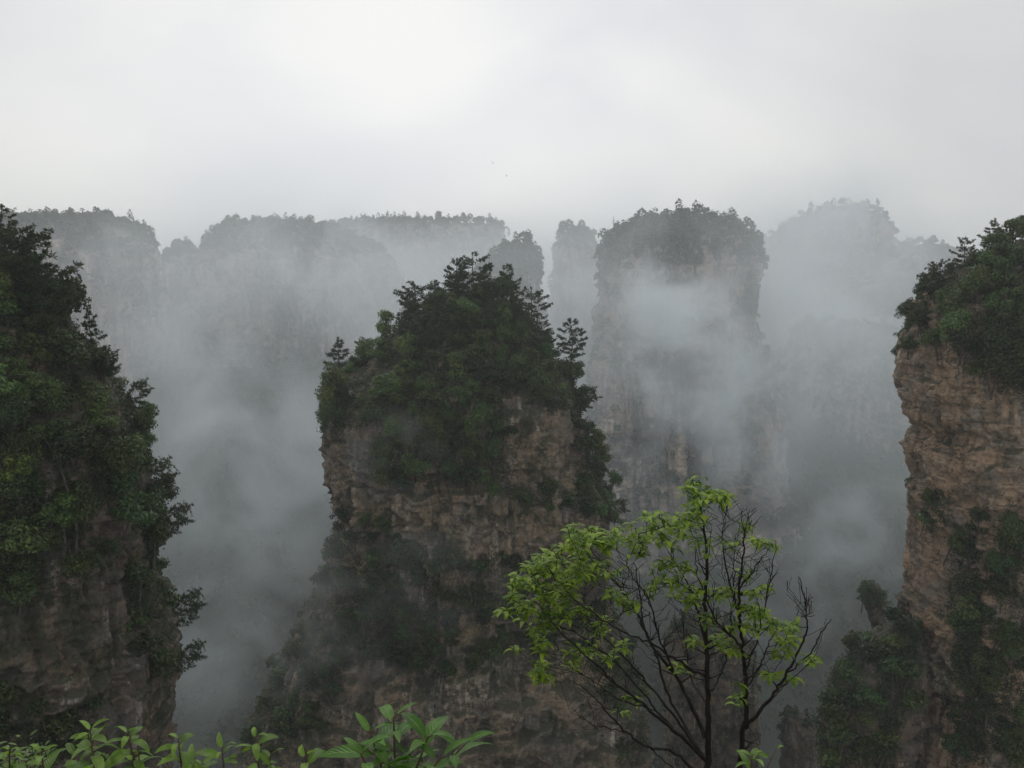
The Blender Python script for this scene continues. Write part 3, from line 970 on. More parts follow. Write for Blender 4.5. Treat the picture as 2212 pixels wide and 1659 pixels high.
pine_at(mid, 735, 870, 150, 3, 'dense cone shaped pine on the low corner of the dome', wide=1.15)
pine_at(mid, 710, 915, 105, 0, 'drooping pine on the brink under the cone shaped corner pine')
pine_at(mid, 790, 800, 65, 2, 'little flat pine on the slope above the cone shaped corner pine')
for loc, nr, px, py in spots(mid, [(880, 735), (960, 660), (1030, 625), (1110, 660), (1195, 755), (1180, 800), (1060, 750), (960, 760), (900, 800)], 40):
    hs = rng.uniform(5.5, 9.0) / 12
    put('pine_tree', PINE[rng.integers(4)], loc - Vector((0, 0, 0.5)), (hs, hs, hs), rng.uniform(0, 6.28), 'dark pine among the close pines covering the summit of the middle pillar', 'pine', 'close pines on the summit of the middle pillar', tint(0.12, 0, 0.85))
pine_at(mid, 1278, 880, 75, 4, 'dark pine leaning sideways out of the shoulder below the lone open pine', rz=0.0, tilt=(0, 0.75))
pine_at(mid, 1300, 1108, 70, 4, 'small pine jutting from the ledge shrubs above the sapling', rz=0.0, tilt=(0, 1.0))
pine_at(mid, 712, 1000, 42, 4, 'crooked dwarf pine sticking out of the bare brink', rz=math.pi, tilt=(0, -0.6))
pine_at(mid, 728, 1085, 45, 4, 'dwarf pine hanging level under the overhang', rz=math.pi, tilt=(0, -1.1))
pine_at(mid, 740, 1150, 75, 4, 'drooping pine rooted below the overhang of the middle pillar', rz=math.pi, tilt=(0, -0.9))

# ------------------------------------------------------------------ plants of the near dark cliff
L_TOP = [(-40, 470), (40, 560), (120, 660), (205, 770), (280, 880), (330, 960), (345, 1060), (345, 1180), (260, 1200), (215, 1240), (150, 1310), (60, 1310), (-40, 1345)]
L_FLANK = [(285, 1140), (330, 1200), (365, 1330), (370, 1460), (300, 1480), (275, 1300)]
L_FOOT = [(-20, 1500), (200, 1530), (230, 1600), (100, 1659), (-20, 1659)]
fringe(near, 800, 1020, 34, 1, 150, 'broadleaf_tree', BROAD, 0.55, 'green tree on the sloping outer edge of the dark cliff pillar', 'trees edging the dark cliff pillar', b=1.0)
fringe(near, 1150, 1460, 30, 1, 330, 'shrub', SHRUB, 1.2, 'dim shrub overhanging the outer corner of the dark cliff pillar', 'shrubs on the corner of the dark cliff pillar', 'shrub', 0.8)
plant(near, L_TOP, 66, 'broadleaf_tree', BROAD, 0.82, 'dark green tree in the wood covering the dark cliff pillar', 'broadleaf trees on the dark cliff pillar', b=0.85)
plant(near, L_TOP, 130, 'broadleaf_tree', BROAD, 0.72, 'fresh green tree standing out in the wood on the dark cliff pillar', 'fresh green trees on the dark cliff pillar', b=1.25, warm=-0.05, keep=0.7)
plant(near, L_FLANK, 50, 'shrub', SHRUB, 1.25, 'dim shrub overhanging the outer corner of the dark cliff pillar', 'shrubs on the corner of the dark cliff pillar', 'shrub', b=0.8, push=0.8)
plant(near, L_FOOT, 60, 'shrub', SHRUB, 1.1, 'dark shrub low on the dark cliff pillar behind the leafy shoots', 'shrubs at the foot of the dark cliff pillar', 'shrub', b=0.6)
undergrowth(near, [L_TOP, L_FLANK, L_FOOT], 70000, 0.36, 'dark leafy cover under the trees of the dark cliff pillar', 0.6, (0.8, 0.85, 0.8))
for px, py, s, lab, cl in ((40, 1010, 0.72, 'yellowish rounded tree low on the wooded face of the dark cliff pillar', (1.9, 1.75, 1.0)),
                           (100, 880, 0.5, 'light green tree above the yellowish rounded one', (1.3, 1.5, 1.0)),
                           (120, 1110, 0.7, 'broad green tree with a lit rim under the yellowish rounded one', (1.25, 1.45, 1.0)),
                           (300, 900, 0.62, 'green tree bulging from the outer edge of the dark cliff pillar', (1.2, 1.4, 1.0)),
                           (310, 950, 0.5, 'lower green tree bulging from the outer edge of the dark cliff pillar', (1.2, 1.35, 0.9)),
                           (45, 850, 0.5, 'soft green tree at mid height on the wooded face of the dark cliff pillar', (1.1, 1.35, 1.0)),
                           (270, 1110, 0.45, 'green bush at the rock edge under the side pines', (1.1, 1.25, 1.0))):
    loc, nr = hit(near, px, py)
    if loc is None:
        loc = P(px, py, near['Y0'])
        nr = Vector((0.7, -0.7, 0))
    put('broadleaf_tree', BROAD[rng.integers(6)], loc + Vector((nr.x, nr.y, 0)) * 1.6 - Vector((0, 0, 8 * s * 0.5)), s, rng.uniform(0, 6), lab, 'tree', None, cl)
pine_at(near, 8, 560, 150, 1, 'uppermost pine cut by the picture edge on the dark cliff pillar', wide=1.0)
q = P(70, 720, 118)
put('pine_tree', PINE[0], q - Vector((0, 0, 0.5)), (1.3, 1.3, 1.16), 2.2, 'large spreading pine on the brow of the dark cliff pillar', 'pine', None, (0.85, 0.9, 0.85), (0, 0.10))
q = P(110, 760, 117)
put('pine_tree', PINE[2], q - Vector((0, 0, 0.5)), (0.95, 0.95, 0.8), 4.2, 'shorter spreading pine tucked under the large one on the brow', 'pine', None, (0.85, 0.9, 0.85), (0, 0.22))
pine_at(near, 40, 660, 170, 2, 'shaded pine behind the large spreading pine')
pine_at(near, 200, 800, 150, 3, 'small upright pine farther down the slope from the large spreading pine')
pine_at(near, 225, 830, 100, 4, 'bushy pine beside the small upright pine', rz=0.2)
pine_at(near, 255, 880, 90, 4, 'tufted pine poking out above the bulging green trees', rz=0.1, tilt=(0, 0.5))
pine_at(near, 290, 1075, 125, 4, 'long armed pine reaching out over the gorge from the dark cliff', rz=0.0, tilt=(0, 0.5), wide=1.15)
pine_at(near, 300, 1140, 115, 4, 'second long armed pine just beneath the first over the gorge', rz=0.0, tilt=(0, 0.9), wide=1.0)
pine_at(near, 345, 1430, 100, 4, 'twiggy pine hanging from the corner low on the dark cliff', rz=0.0, tilt=(0, 0.9), wide=1.0)
pine_at(near, 335, 1340, 110, 4, 'full pine at the outer corner above the twiggy hanging one', rz=0.0, tilt=(0, 0.6), wide=1.1)

for loc, nr, px, py in spots(near, [(-20, 520), (30, 560), (110, 690), (200, 800), (150, 830), (60, 740), (-20, 700)], 62):
    hs = rng.uniform(7.5, 11.0) / 12
    put('pine_tree', PINE[rng.integers(4)], loc - Vector((0, 0, 0.8)), (hs, hs, hs), rng.uniform(0, 6.28), 'dark pine in the thick growth on the upper slope of the dark cliff pillar', 'pine', 'pines in the growth on the dark cliff pillar', tint(0.12, 0, 0.85))

# ------------------------------------------------------------------ plants of the red brown cliff
R_TOP = [(2230, 520), (2150, 540), (2080, 580), (2010, 640), (1965, 700), (1955, 758), (2020, 750), (2090, 790), (2150, 840), (2230, 870)]
R_MID = [(1990, 1060), (2050, 1060), (2065, 1150), (2000, 1150)]
R_LOW = [(2060, 1160), (2110, 1105), (2170, 1150), (2230, 1100), (2230, 1659), (2060, 1659), (2040, 1540), (2050, 1400), (2050, 1300)]
B_ALL = [(1900, 1335), (1990, 1345), (1985, 1400), (1960, 1450), (1955, 1540), (1935, 1659), (1780, 1659), (1765, 1560), (1790, 1470), (1850, 1390)]
fringe(right, 585, 775, 22, -1, 2000, 'broadleaf_tree', BROAD, 0.6, 'dark leafy tree along the outer edge of the red brown cliff top', 'trees edging the red brown cliff top', b=0.85)
fringe(right, 1050, 1140, 26, -1, 1985, 'shrub', SHRUB, 1.2, 'shrub on the cliff edge halfway up the red brown face', 'shrubs halfway up the red brown cliff', 'shrub', 0.75)
fringe(butt, 1360, 1640, 26, -1, 1830, 'shrub', SHRUB, 1.4, 'dim shrub covering the low buttress below the red brown cliff', 'shrubs on the low buttress', 'shrub', 0.8)
plant(right, R_TOP, 38, 'broadleaf_tree', BROAD, 0.9, 'leafy tree in the wood on top of the red brown cliff', 'broadleaf trees on the red brown cliff top', b=0.9, v=0.36)
plant(right, R_LOW, 42, 'broadleaf_tree', BROAD, 0.85, 'leafy tree in the lower wood under the bare face of the red brown cliff', 'broadleaf trees below the red brown cliff face', b=0.8, v=0.36)
plant(right, R_MID, 36, 'shrub', SHRUB, 1.3, 'shrub on the cliff edge halfway up the red brown face', 'shrubs halfway up the red brown cliff', 'shrub', b=0.75, push=0.8)
plant(butt, B_ALL, 42, 'shrub', SHRUB, 1.6, 'dim shrub covering the low buttress below the red brown cliff', 'shrubs on the low buttress', 'shrub', b=0.8)
undergrowth(right, [R_TOP, R_MID, R_LOW], 55000, 0.45, 'green cover under the trees of the red brown cliff', 0.8, (0.85, 0.9, 0.85))
undergrowth(butt, [B_ALL], 45000, 0.42, 'dark scrub on the low buttress', 0.7, (0.8, 0.85, 0.8))
for loc, nr, px, py in spots(right, [(2060, 640), (2150, 560), (2230, 545), (2230, 640), (2120, 660), (2010, 740), (1975, 750)], 55):
    hs = rng.uniform(4.5, 6.5) / 12
    put('pine_tree', PINE[rng.integers(4)], loc - Vector((0, 0, 0.8)), (hs, hs, hs), rng.uniform(0, 6.28), 'dark pine in the wood along the brow of the red brown cliff', 'pine', 'pines along the brow of the red brown cliff', tint(0.12, 0, 0.85))
pine_at(right, 2140, 590, 110, 3, 'spiky dark pine at the top of the red brown cliff wood', wide=1.3)
pine_at(right, 2085, 625, 105, 0, 'rounded loose crowned pine below the spiky top pine')
pine_at(right, 2205, 580, 105, 1, 'pine at the picture edge on the red brown cliff top')
pine_at(right, 2020, 680, 115, 2, 'flat layered pine on the outer brow of the red brown cliff')
pine_at(right, 1985, 740, 100, 0, 'pine with stacked pads over the cliff edge, second down from the brow')
pine_at(right, 1965, 775, 85, 4, 'pine leaning out over the bare lip of the cliff', rz=math.pi, tilt=(0, -0.5))
pine_at(right, 1965, 810, 50, 4, 'dwarf pine dangling from the bare lip of the cliff', rz=math.pi, tilt=(0, -1.3))
pine_at(right, 1995, 1120, 65, 4, 'bushy pine at the corner halfway up the red brown face', rz=math.pi, tilt=(0, -0.5))
pine_at(stub, 1965, 1290, 50, 1, 'tiny pine on the flat capstone of the rock stump', wide=1.0)
for k, (px, py, s) in enumerate(((1880, 1285, 1.15), (1862, 1300, 0.95), (1898, 1300, 1.0))):
    q = P(px, py, needle['Y0'] - 3)
    put('broadleaf_tree', BROAD[k], (q.x, q.y, q.z - 3.0), s, k * 2.0, 'round dim tree crowning the slim misty pillar', 'tree', 'trees crowning the slim misty pillar', (0.8, 0.85, 0.8))

# ------------------------------------------------------------------ far woods
def far_clump(seed, nleaf=60, leaf=2.2, tall=False):
    rs = np.random.default_rng(seed)
    d = rs.normal(size=(nleaf, 3))
    d /= np.linalg.norm(d, axis=1)[:, None]
    d[:, 2] = np.abs(d[:, 2]) if not tall else d[:, 2]
    sc = np.array([3.4, 3.4, 4.2]) if not tall else np.array([2.2, 2.2, 5.5])
    C = d * rs.uniform(0.5, 1.0, nleaf)[:, None] ** 0.5 * sc + np.array([0, 0, 5.0 if not tall else 6.0])
    return cards(C, d + np.array([0, 0, 0.4]), leaf * rs.uniform(0.6, 1.3, nleaf), leaf * 0.7 * rs.uniform(0.6, 1.3, nleaf), 0.6)

CL = [far_clump(400 + k, tall=(k % 3 == 2)) for k in range(6)]

def forest(V, F, n, label, mask, smin=0.7, smax=1.3, colr=(1, 1, 1), sink=2.0):
    A, B, C_, D_ = [V[F[:, k]] for k in range(4)]
    ctr = (A + B + C_ + D_) / 4
    nr = np.cross(C_ - A, D_ - B)
    ar = np.linalg.norm(nr, axis=1)
    w = ar * mask(ctr, nr / (ar[:, None] + 1e-9))
    if w.sum() <= 0:
        return None
    idx = rng.choice(len(F), n, p=w / w.sum())
    u = rng.random((n, 2))
    pt = A[idx] + (B[idx] - A[idx]) * u[:, :1] + (D_[idx] - A[idx]) * u[:, 1:]
    Vs, Fs, nn = [], [], 0
    for k, p in enumerate(pt):
        v, f = CL[k % 6]
        s = rng.uniform(smin, smax)
        a = rng.uniform(0, 6.28)
        c, s2 = math.cos(a) * s, math.sin(a) * s
        vv = np.stack([v[:, 0] * c - v[:, 1] * s2, v[:, 0] * s2 + v[:, 1] * c, v[:, 2] * s - sink], -1) + p
        Vs.append(vv)
        Fs.append(f + nn)
        nn += len(v)
    o = link('forest', mesh_np('forest', np.concatenate(Vs), np.concatenate(Fs), M_under))
    o.color = (*colr, 1)
    tag(o, label, 'forest', kind='stuff')
    return o

def visible(ctr, nr):
    px, py = project(ctr)
    return ((px > -150) & (px < 2360) & (py > 300) & (py < 1750) & (ctr[:, 1] > 50)).astype(float)

def cliff_mask(thr=0.1, topz=None):
    def f(ctr, nr):
        v = visible(ctr, nr)
        n = fbm(ctr[:, 0] / 45, ctr[:, 1] / 45, ctr[:, 2] / 70, 3, 91)
        up = np.abs(nr[:, 2])
        w = np.clip((n - thr) * 6, 0, 1) * 0.8 + np.clip((up - 0.25) * 4, 0, 1) * 1.5
        if topz is not None:
            w = w + 5 * np.clip((ctr[:, 2] - topz) / 10, 0, 1)
        return w * v
    return f

for pl, n, lab in ((far_a, 1700, 'misty trees over the top and gullies of the pale streaked far mesa'),
                   (far_b, 1500, 'misty trees over the broad far cliff'),
                   (far_b2, 160, 'misty trees over the low shoulder in the notch'),
                   (far_c, 1300, 'misty trees on the long level plateau'),
                   (far_d, 700, 'trees covering the pointed knoll'),
                   (far_e, 500, 'misty trees on the narrow blue grey tower'),
                   (far_f, 2000, 'misty trees on the round topped mesa'),
                   (far_g, 800, 'faint trees on the ghostly far peak'),
                   (far_h, 500, 'faint trees on the stepped ridge'),
                   (far_i, 1100, 'dim trees over the steep hazy massif'),
                   (low, 120, 'dim trees on the low hazy brown pillar'),
                   (low2, 30, 'dim trees on the short rock spur')):
    sm = 1.0 if pl['Y0'] > 400 else 0.5
    forest(pl['V'], pl['F'], n, lab, cliff_mask(0.12, pl['z'][-1] - 26 * sm), 0.7 * sm, 1.25 * sm, sink=2.5 * sm)
forest(GROUND['V'], GROUND['F'], 11000, 'dim woods over the valley slopes under the far cliffs', lambda c, n: visible(c, n) * (c[:, 1] < 1000) * (c[:, 1] > 250), 0.8, 1.5)

# trees that stand out one by one along the far rims
RIM = [mesh_np('rim_tree', *far_clump(500 + k, 80, 1.9, tall=(k % 3 == 0)), M_under) for k in range(5)]
def rim(pl, xs, what, step):
    px = xs[0]
    while px < xs[1]:
        # first y, going down, at which the ray meets the rock
        for py in np.arange(420, 640, 1.5):
            loc, nr = hit(pl, px, py)
            if loc is not None:
                break
        else:
            px += step
            continue
        o = link('rim_tree', RIM[rng.integers(5)], None, loc - Vector((0, 0, 1.8)))
        s = rng.uniform(0.8, 1.45)
        o.scale = (s, s, s * rng.uniform(0.8, 1.3))
        o.rotation_euler = (0, 0, rng.uniform(0, 6.28))
        o.color = (1, 1, 1, 1)
        tag(o, 'small misty tree on the skyline of ' + what, 'tree', 'skyline trees of ' + what)
        px += step * rng.uniform(0.6, 1.5)
rim(far_a, (60, 345), 'the pale streaked far mesa', 13)
rim(far_b, (440, 760), 'the broad far cliff', 14)
rim(far_c, (770, 1095), 'the long level plateau', 13)
rim(far_d, (1055, 1170), 'the pointed knoll', 13)
rim(far_e, (1200, 1285), 'the narrow blue grey tower', 12)
rim(far_f, (1305, 1640), 'the round topped mesa', 14)
rim(far_g, (1730, 1930), 'the ghostly far peak', 15)

# ------------------------------------------------------------------ sapling by the viewpoint
M_sap = leaf_material('sapling_leaves', (0.06, 0.14, 0.012), (0.36, 0.50, 0.045), 0.47, 0.35, spec=0.4, vein=True)
M_sbark = bark_material('sapling_bark', (0.008, 0.007, 0.006), (0.03, 0.026, 0.022), 40.0)

def leaf_geo(base, d, up, L, W, droop, segs=6, fold=0.25, twist=0.0):
    """lance shaped leaf bent downwards: strip of quads on both sides of the midrib"""
    d = d / np.linalg.norm(d)
    side = np.cross(d, up)
    side /= np.linalg.norm(side) + 1e-9
    upv = np.cross(side, d)
    if twist:
        side, upv = side * math.cos(twist) + upv * math.sin(twist), upv * math.cos(twist) - side * math.sin(twist)
    V, F = [], []
    p = np.array(base, float)
    ang = 0.0
    for i in range(segs + 1):
        t = i / segs
        w = W * 0.5 * (math.sin(math.pi * min(1, 0.04 + 0.96 * t) ** 0.8) ** 0.85 if 0 < t < 1 else 0.02)
        dd = d * math.cos(ang) - upv * math.sin(ang)
        uu = upv * math.cos(ang) + d * math.sin(ang)
        V += [p + side * w + uu * w * fold, p, p - side * w + uu * w * fold]
        p = p + dd * L / segs
        ang += droop / segs
    for i in range(segs):
        a = 3 * i
        F += [(a, a + 1, a + 4, a + 3), (a + 1, a + 2, a + 5, a + 4)]
    return V, F

def zc(zx, zy, Y=5.0):
    """enlarged-detail coordinates of the sapling -> world"""
    return np.array(P(1016.5 + 0.4035 * zx, 989.5 + 0.4035 * zy, Y))

SAPY = 5.0
limbs = [
    ([(1272, 2250), (1270, 1900), (1270, 1659), (1275, 1400), (1265, 1100), (1255, 850), (1265, 600), (1250, 400), (1225, 250), (1185, 95)], (0, 0, 0, 0, 0.0, 0.05, 0.05, 0.1, 0.1, 0.1), 46, 5, 'trunk'),
    ([(1400, 2250), (1425, 1900), (1440, 1659), (1470, 1400), (1475, 1250), (1460, 1050), (1440, 850), (1440, 650), (1470, 450), (1450, 290)], (0, 0, -0.02, -0.05, -0.08, -0.1, -0.12, -0.12, -0.15, -0.15), 42, 4, 'trunk'),
    ([(1472, 1440), (1600, 1290), (1680, 1170), (1780, 980), (1800, 850), (1765, 640)], (-0.05, -0.15, -0.2, -0.25, -0.25, -0.3), 22, 4, 'branch'),
    ([(1680, 1170), (1800, 1060), (1890, 920), (1930, 860)], (-0.2, -0.2, -0.22, -0.25), 10, 4, 'branch'),
    ([(1262, 1500), (1100, 1170), (990, 1030), (870, 800), (740, 620), (640, 480)], (0, 0.1, 0.15, 0.25, 0.3, 0.35), 26, 5, 'branch'),
    ([(1262, 1620), (1080, 1450), (950, 1340), (800, 1220), (640, 1080), (480, 930), (340, 760)], (0, -0.1, -0.2, -0.3, -0.4, -0.45, -0.5), 24, 5, 'branch'),
    ([(1262, 1720), (1080, 1570), (960, 1550), (840, 1470), (740, 1370), (640, 1260), (520, 1180)], (0, -0.15, -0.25, -0.3, -0.35, -0.4, -0.45), 19, 4, 'branch'),
    ([(1268, 1800), (1090, 1659), (980, 1570), (920, 1500)], (0, 0.2, 0.3, 0.35), 14, 5, 'branch'),
    ([(1240, 1590), (1060, 1270), (1000, 1080), (930, 900), (900, 700), (880, 560)], (0, 0.25, 0.35, 0.45, 0.5, 0.55), 20, 5, 'branch'),
    ([(1268, 1180), (1100, 1080), (980, 1000), (760, 900), (560, 760), (430, 620)], (0, -0.1, -0.2, -0.3, -0.35, -0.4), 16, 4, 'branch'),
    ([(1260, 1000), (1200, 760), (1120, 600), (1040, 470)], (0.02, 0.15, 0.2, 0.3), 14, 4, 'branch'),
    ([(1445, 1000), (1340, 900), (1300, 840), (1220, 640), (1200, 480)], (-0.1, -0.2, -0.2, -0.25, -0.3), 14, 4, 'branch'),
    ([(1440, 850), (1380, 640), (1350, 430), (1370, 260)], (-0.1, 0.0, 0.05, 0.1), 13, 4, 'branch'),
    ([(1440, 700), (1540, 560), (1600, 480)], (-0.12, -0.2, -0.25), 9, 3, 'branch'),
    ([(1470, 1250), (1560, 1090), (1600, 980), (1660, 900)], (-0.08, 0.05, 0.1, 0.15), 12, 3, 'branch'),
    ([(1275, 1330), (1180, 1180), (1150, 1000), (1130, 800)], (0, 0.2, 0.3, 0.35), 12, 4, 'branch'),
    ([(1230, 1580), (1050, 1330), (900, 1150), (760, 1000), (640, 880), (560, 740)], (-0.02, 0.0, 0.05, 0.1, 0.12, 0.15), 17, 4, 'branch'),
    ([(1080, 1450), (900, 1230), (760, 1080), (600, 960), (420, 880), (300, 800)], (-0.1, 0.0, 0.05, 0.05, 0.0, 0.0), 13, 3, 'branch'),
    ([(1100, 1170), (1010, 960), (960, 780), (860, 620), (780, 480)], (0.1, -0.05, -0.1, -0.12, -0.15), 13, 3, 'branch'),
    ([(960, 1340), (820, 1300), (680, 1210), (540, 1120), (430, 1060)], (-0.2, -0.1, 0.0, 0.05, 0.1), 10, 3, 'branch'),
    ([(840, 1470), (700, 1440), (600, 1400), (540, 1340)], (-0.3, -0.2, -0.15, -0.1), 8, 3, 'branch'),
    ([(1270, 1280), (1350, 1130), (1390, 960), (1400, 780), (1410, 560), (1420, 400)], (0, 0.1, 0.15, 0.2, 0.2, 0.2), 12, 3, 'branch'),
    ([(1465, 1160), (1540, 960), (1580, 760), (1620, 560), (1640, 440)], (-0.08, -0.15, -0.2, -0.25, -0.3), 10, 3, 'branch'),
]

def smooth_line(P_, n):
    """Catmull-Rom through the points"""
    P_ = np.asarray(P_, float)
    Q = np.vstack([2 * P_[0] - P_[1], P_, 2 * P_[-1] - P_[-2]])
    out = []
    m = len(P_) - 1
    for k in range(m):
        a, b, c, d = Q[k], Q[k + 1], Q[k + 2], Q[k + 3]
        for t in np.linspace(0, 1, n, endpoint=False):
            out.append(0.5 * (2 * b + (c - a) * t + (2 * a - 5 * b + 4 * c - d) * t * t + (3 * b - a - 3 * c + d) * t ** 3))
    out.append(P_[-1])
    return np.array(out)

rs = np.random.default_rng(99)
sap = bpy.data.objects.new('sapling', None)
col.objects.link(sap)
sb = zc(1270, 2250)
sap.location = (sb[0], SAPY, sb[2])
tag(sap, 'young dark stemmed tree with lime green drooping leaves in front of the gorge', 'tree')
off = np.array(sap.location)
NODES, NRAD = [], []
for pts, dy, w0, w1, part in limbs:
    line = smooth_line([zc(x, y, SAPY + e) for (x, y), e in zip(pts, dy)], 7)
    line = line + rs.normal(size=line.shape) * 0.004
    k = SAPY / FPX * 0.4035 * 0.5
    rad = np.linspace(w0, w1, len(line)) * k
    mb = MB()
    mb.tube(line - off, rad, 7)
    link(part, mb.data(part, M_sbark, True), sap)
    st0 = 12 if part == 'trunk' else 3
    NODES += list(line[st0:])
    NRAD += list(rad[st0:])
NODES, NRAD = np.array(NODES), np.array(NRAD)

twg = MB()
fol = MB()
def grow(tip, r_tip=0.0011, r_max=0.009, bend=0.10, least=0.03):
    """a twig from the nearest part of the tree below the tip"""
    global NODES, NRAD
    d = NODES - tip
    dist = np.linalg.norm(d, axis=1)
    cost = dist + 2.2 * np.maximum(0, d[:, 2] + 0.03) + 0.25 * np.abs(d[:, 1])
    cost[dist < least] += 0.2
    k = np.argmin(cost)
    a, r0 = NODES[k], min(NRAD[k] * 0.7, r_max)
    L = np.linalg.norm(tip - a)
    n = max(4, int(L / 0.03))
    t = np.linspace(0, 1, n)[:, None]
    ctrl = (a + tip) / 2 + np.array([0, 0, -bend * L]) * (0.5 if tip[2] > a[2] else -0.5) + rs.normal(size=3) * 0.035 * L
    line = a * (1 - t) ** 2 + 2 * ctrl * t * (1 - t) + tip * t ** 2
    line[1:-1] += rs.normal(size=(n - 2, 3)) * 0.0018
    rad = np.linspace(max(r0, r_tip), r_tip, n)
    twg.tube(line - off, rad, 4)
    NODES = np.vstack([NODES, line[1:]])
    NRAD = np.concatenate([NRAD, rad[1:]])
    dr = line[-1] - line[-2]
    return dr / (np.linalg.norm(dr) + 1e-9)

def cluster(tip, dr, n, L=0.072):
    for q in range(n):
        a = q * 2.4 + rs.uniform(-0.4, 0.4)
        h = np.array([math.cos(a), math.sin(a), 0.0])
        d = h * rs.uniform(0.8, 1.1) + dr * 0.35 + np.array([0, 0, rs.uniform(-0.15, 0.45)])
        l = L * rs.uniform(0.45, 1.25)
        V, F = leaf_geo(tip + rs.normal(size=3) * 0.008 - dr * rs.uniform(0, 0.04), d, np.array([0, 0, 1.0]), l, l * rs.uniform(0.30, 0.40), rs.uniform(0.9, 2.1), 5, 0.3)
        fol.add(np.array(V) - off, F)

ZONES = [  # enlarged-detail x, y, radius x, radius y, clusters (leafy), depth spread
    (1180, 150, 60, 60, 7), (1270, 200, 120, 50, 13), (1340, 210, 60, 40, 7), (1150, 310, 90, 60, 10), (1020, 340, 90, 60, 14), (1090, 410, 110, 60, 12),
    (860, 400, 90, 50, 14), (930, 470, 80, 50, 9), (690, 400, 50, 30, 4), (580, 390, 70, 40, 8), (600, 440, 90, 40, 9), (740, 450, 60, 50, 6), (520, 520, 90, 60, 12), (420, 560, 110, 60, 14),
    (340, 600, 60, 60, 7), (620, 570, 70, 40, 8), (260, 660, 60, 40, 7), (210, 735, 40, 30, 3), (190, 820, 40, 30, 4), (270, 790, 60, 60, 7), (380, 740, 90, 80, 12), (480, 690, 90, 60, 11),
    (400, 850, 70, 50, 7), (460, 820, 80, 60, 8), (560, 800, 90, 50, 6), (560, 640, 100, 50, 8), (340, 930, 60, 40, 3), (370, 1000, 50, 50, 4), (370, 1080, 40, 40, 4), (380, 1170, 60, 35, 6),
    (240, 1000, 20, 15, 1), (540, 1080, 50, 40, 3), (620, 1020, 60, 40, 6), (750, 1040, 40, 30, 3), (700, 910, 60, 50, 6), (840, 740, 40, 30, 3), (760, 720, 50, 30, 3), (850, 790, 50, 25, 3), (760, 590, 50, 40, 4),
    (1060, 590, 110, 60, 12), (970, 680, 40, 30, 4), (1150, 740, 80, 60, 8), (1250, 850, 45, 25, 3), (1250, 690, 60, 40, 4), (1100, 690, 40, 40, 3), (1370, 720, 60, 35, 5), (1490, 360, 30, 30, 2), (1370, 440, 40, 30, 3), (1260, 470, 60, 50, 4),
    (1560, 450, 60, 30, 6), (1630, 470, 20, 15, 1), (1600, 690, 25, 20, 2), (1510, 700, 40, 40, 3), (1500, 620, 30, 30, 2), (1540, 830, 60, 40, 6), (1590, 890, 90, 50, 10), (1690, 900, 50, 40, 6), (1700, 950, 60, 40, 5), (1440, 920, 60, 50, 5), (1340, 970, 50, 30, 4), (1400, 1030, 60, 40, 4),
    (1670, 1040, 50, 30, 4), (1820, 1070, 40, 30, 4), (1700, 1170, 50, 25, 4), (1620, 1170, 30, 30, 2), (1440, 1290, 30, 20, 2), (1450, 1210, 20, 20, 1), (860, 1280, 40, 20, 2), (830, 1370, 30, 15, 1), (1100, 1120, 40, 30, 2), (830, 1000, 30, 30, 2), (1190, 970, 30, 30, 2), (450, 600, 100, 70, 8), (1480, 780, 60, 40, 3)]
tips = []
for x, y, rx, ry, n in ZONES:
    for _ in range(int(n * 1.3 + 0.5)):
        a, r = rs.uniform(0, 6.28), math.sqrt(rs.uniform(0, 1))
        tips.append((zc(x + rx * r * math.cos(a), y + ry * r * math.sin(a), SAPY + rs.uniform(-0.28, 0.28)), True))
BARE = [(1400, 320, 130, 90, 34), (1500, 300, 40, 60, 10), (1560, 620, 80, 110, 26), (1350, 560, 120, 130, 34), (1040, 800, 130, 160, 46), (800, 640, 110, 110, 26), (700, 800, 130, 120, 30), (600, 950, 150, 100, 30),
        (1180, 900, 100, 130, 26), (1330, 760, 90, 120, 24), (1760, 720, 60, 90, 16), (1800, 800, 50, 60, 10), (1900, 890, 30, 40, 4), (1560, 1050, 90, 100, 20), (900, 1060, 140, 80, 24), (740, 1180, 130, 60, 18), (600, 1160, 110, 60, 14),
        (1090, 900, 100, 80, 18), (1200, 1100, 70, 90, 12), (700, 1290, 90, 70, 12), (640, 1400, 70, 60, 7), (560, 1300, 50, 60, 6), (860, 600, 90, 90, 14), (1370, 1100, 60, 90, 10), (1520, 1500, 30, 100, 5), (330, 950, 70, 70, 8), (450, 1020, 80, 60, 10), (1450, 560, 90, 140, 20), (960, 720, 100, 120, 20)]
for x, y, rx, ry, n in BARE:
    for _ in range(int(n * 1.35)):
        a, r = rs.uniform(0, 6.28), math.sqrt(rs.uniform(0, 1))
        tips.append((zc(x + 1.3 * rx * r * math.cos(a), y + 1.25 * ry * r * math.sin(a), SAPY + rs.uniform(-0.3, 0.3)), False))
dmin = [np.min(np.linalg.norm(NODES - t[0], axis=1)) for t in tips]
for k in np.argsort(dmin):
    tip, leafy = tips[k]
    dr = grow(tip, 0.0021, least=0.04) if leafy else grow(tip, 0.0016, r_max=0.006, bend=0.08, least=0.08)
    if leafy:
        cluster(tip, dr, rs.integers(5, 9))
link('twigs', twg.data('twigs', M_sbark, True), sap)
link('foliage', fol.data('foliage', M_sap, True, uv=True), sap)

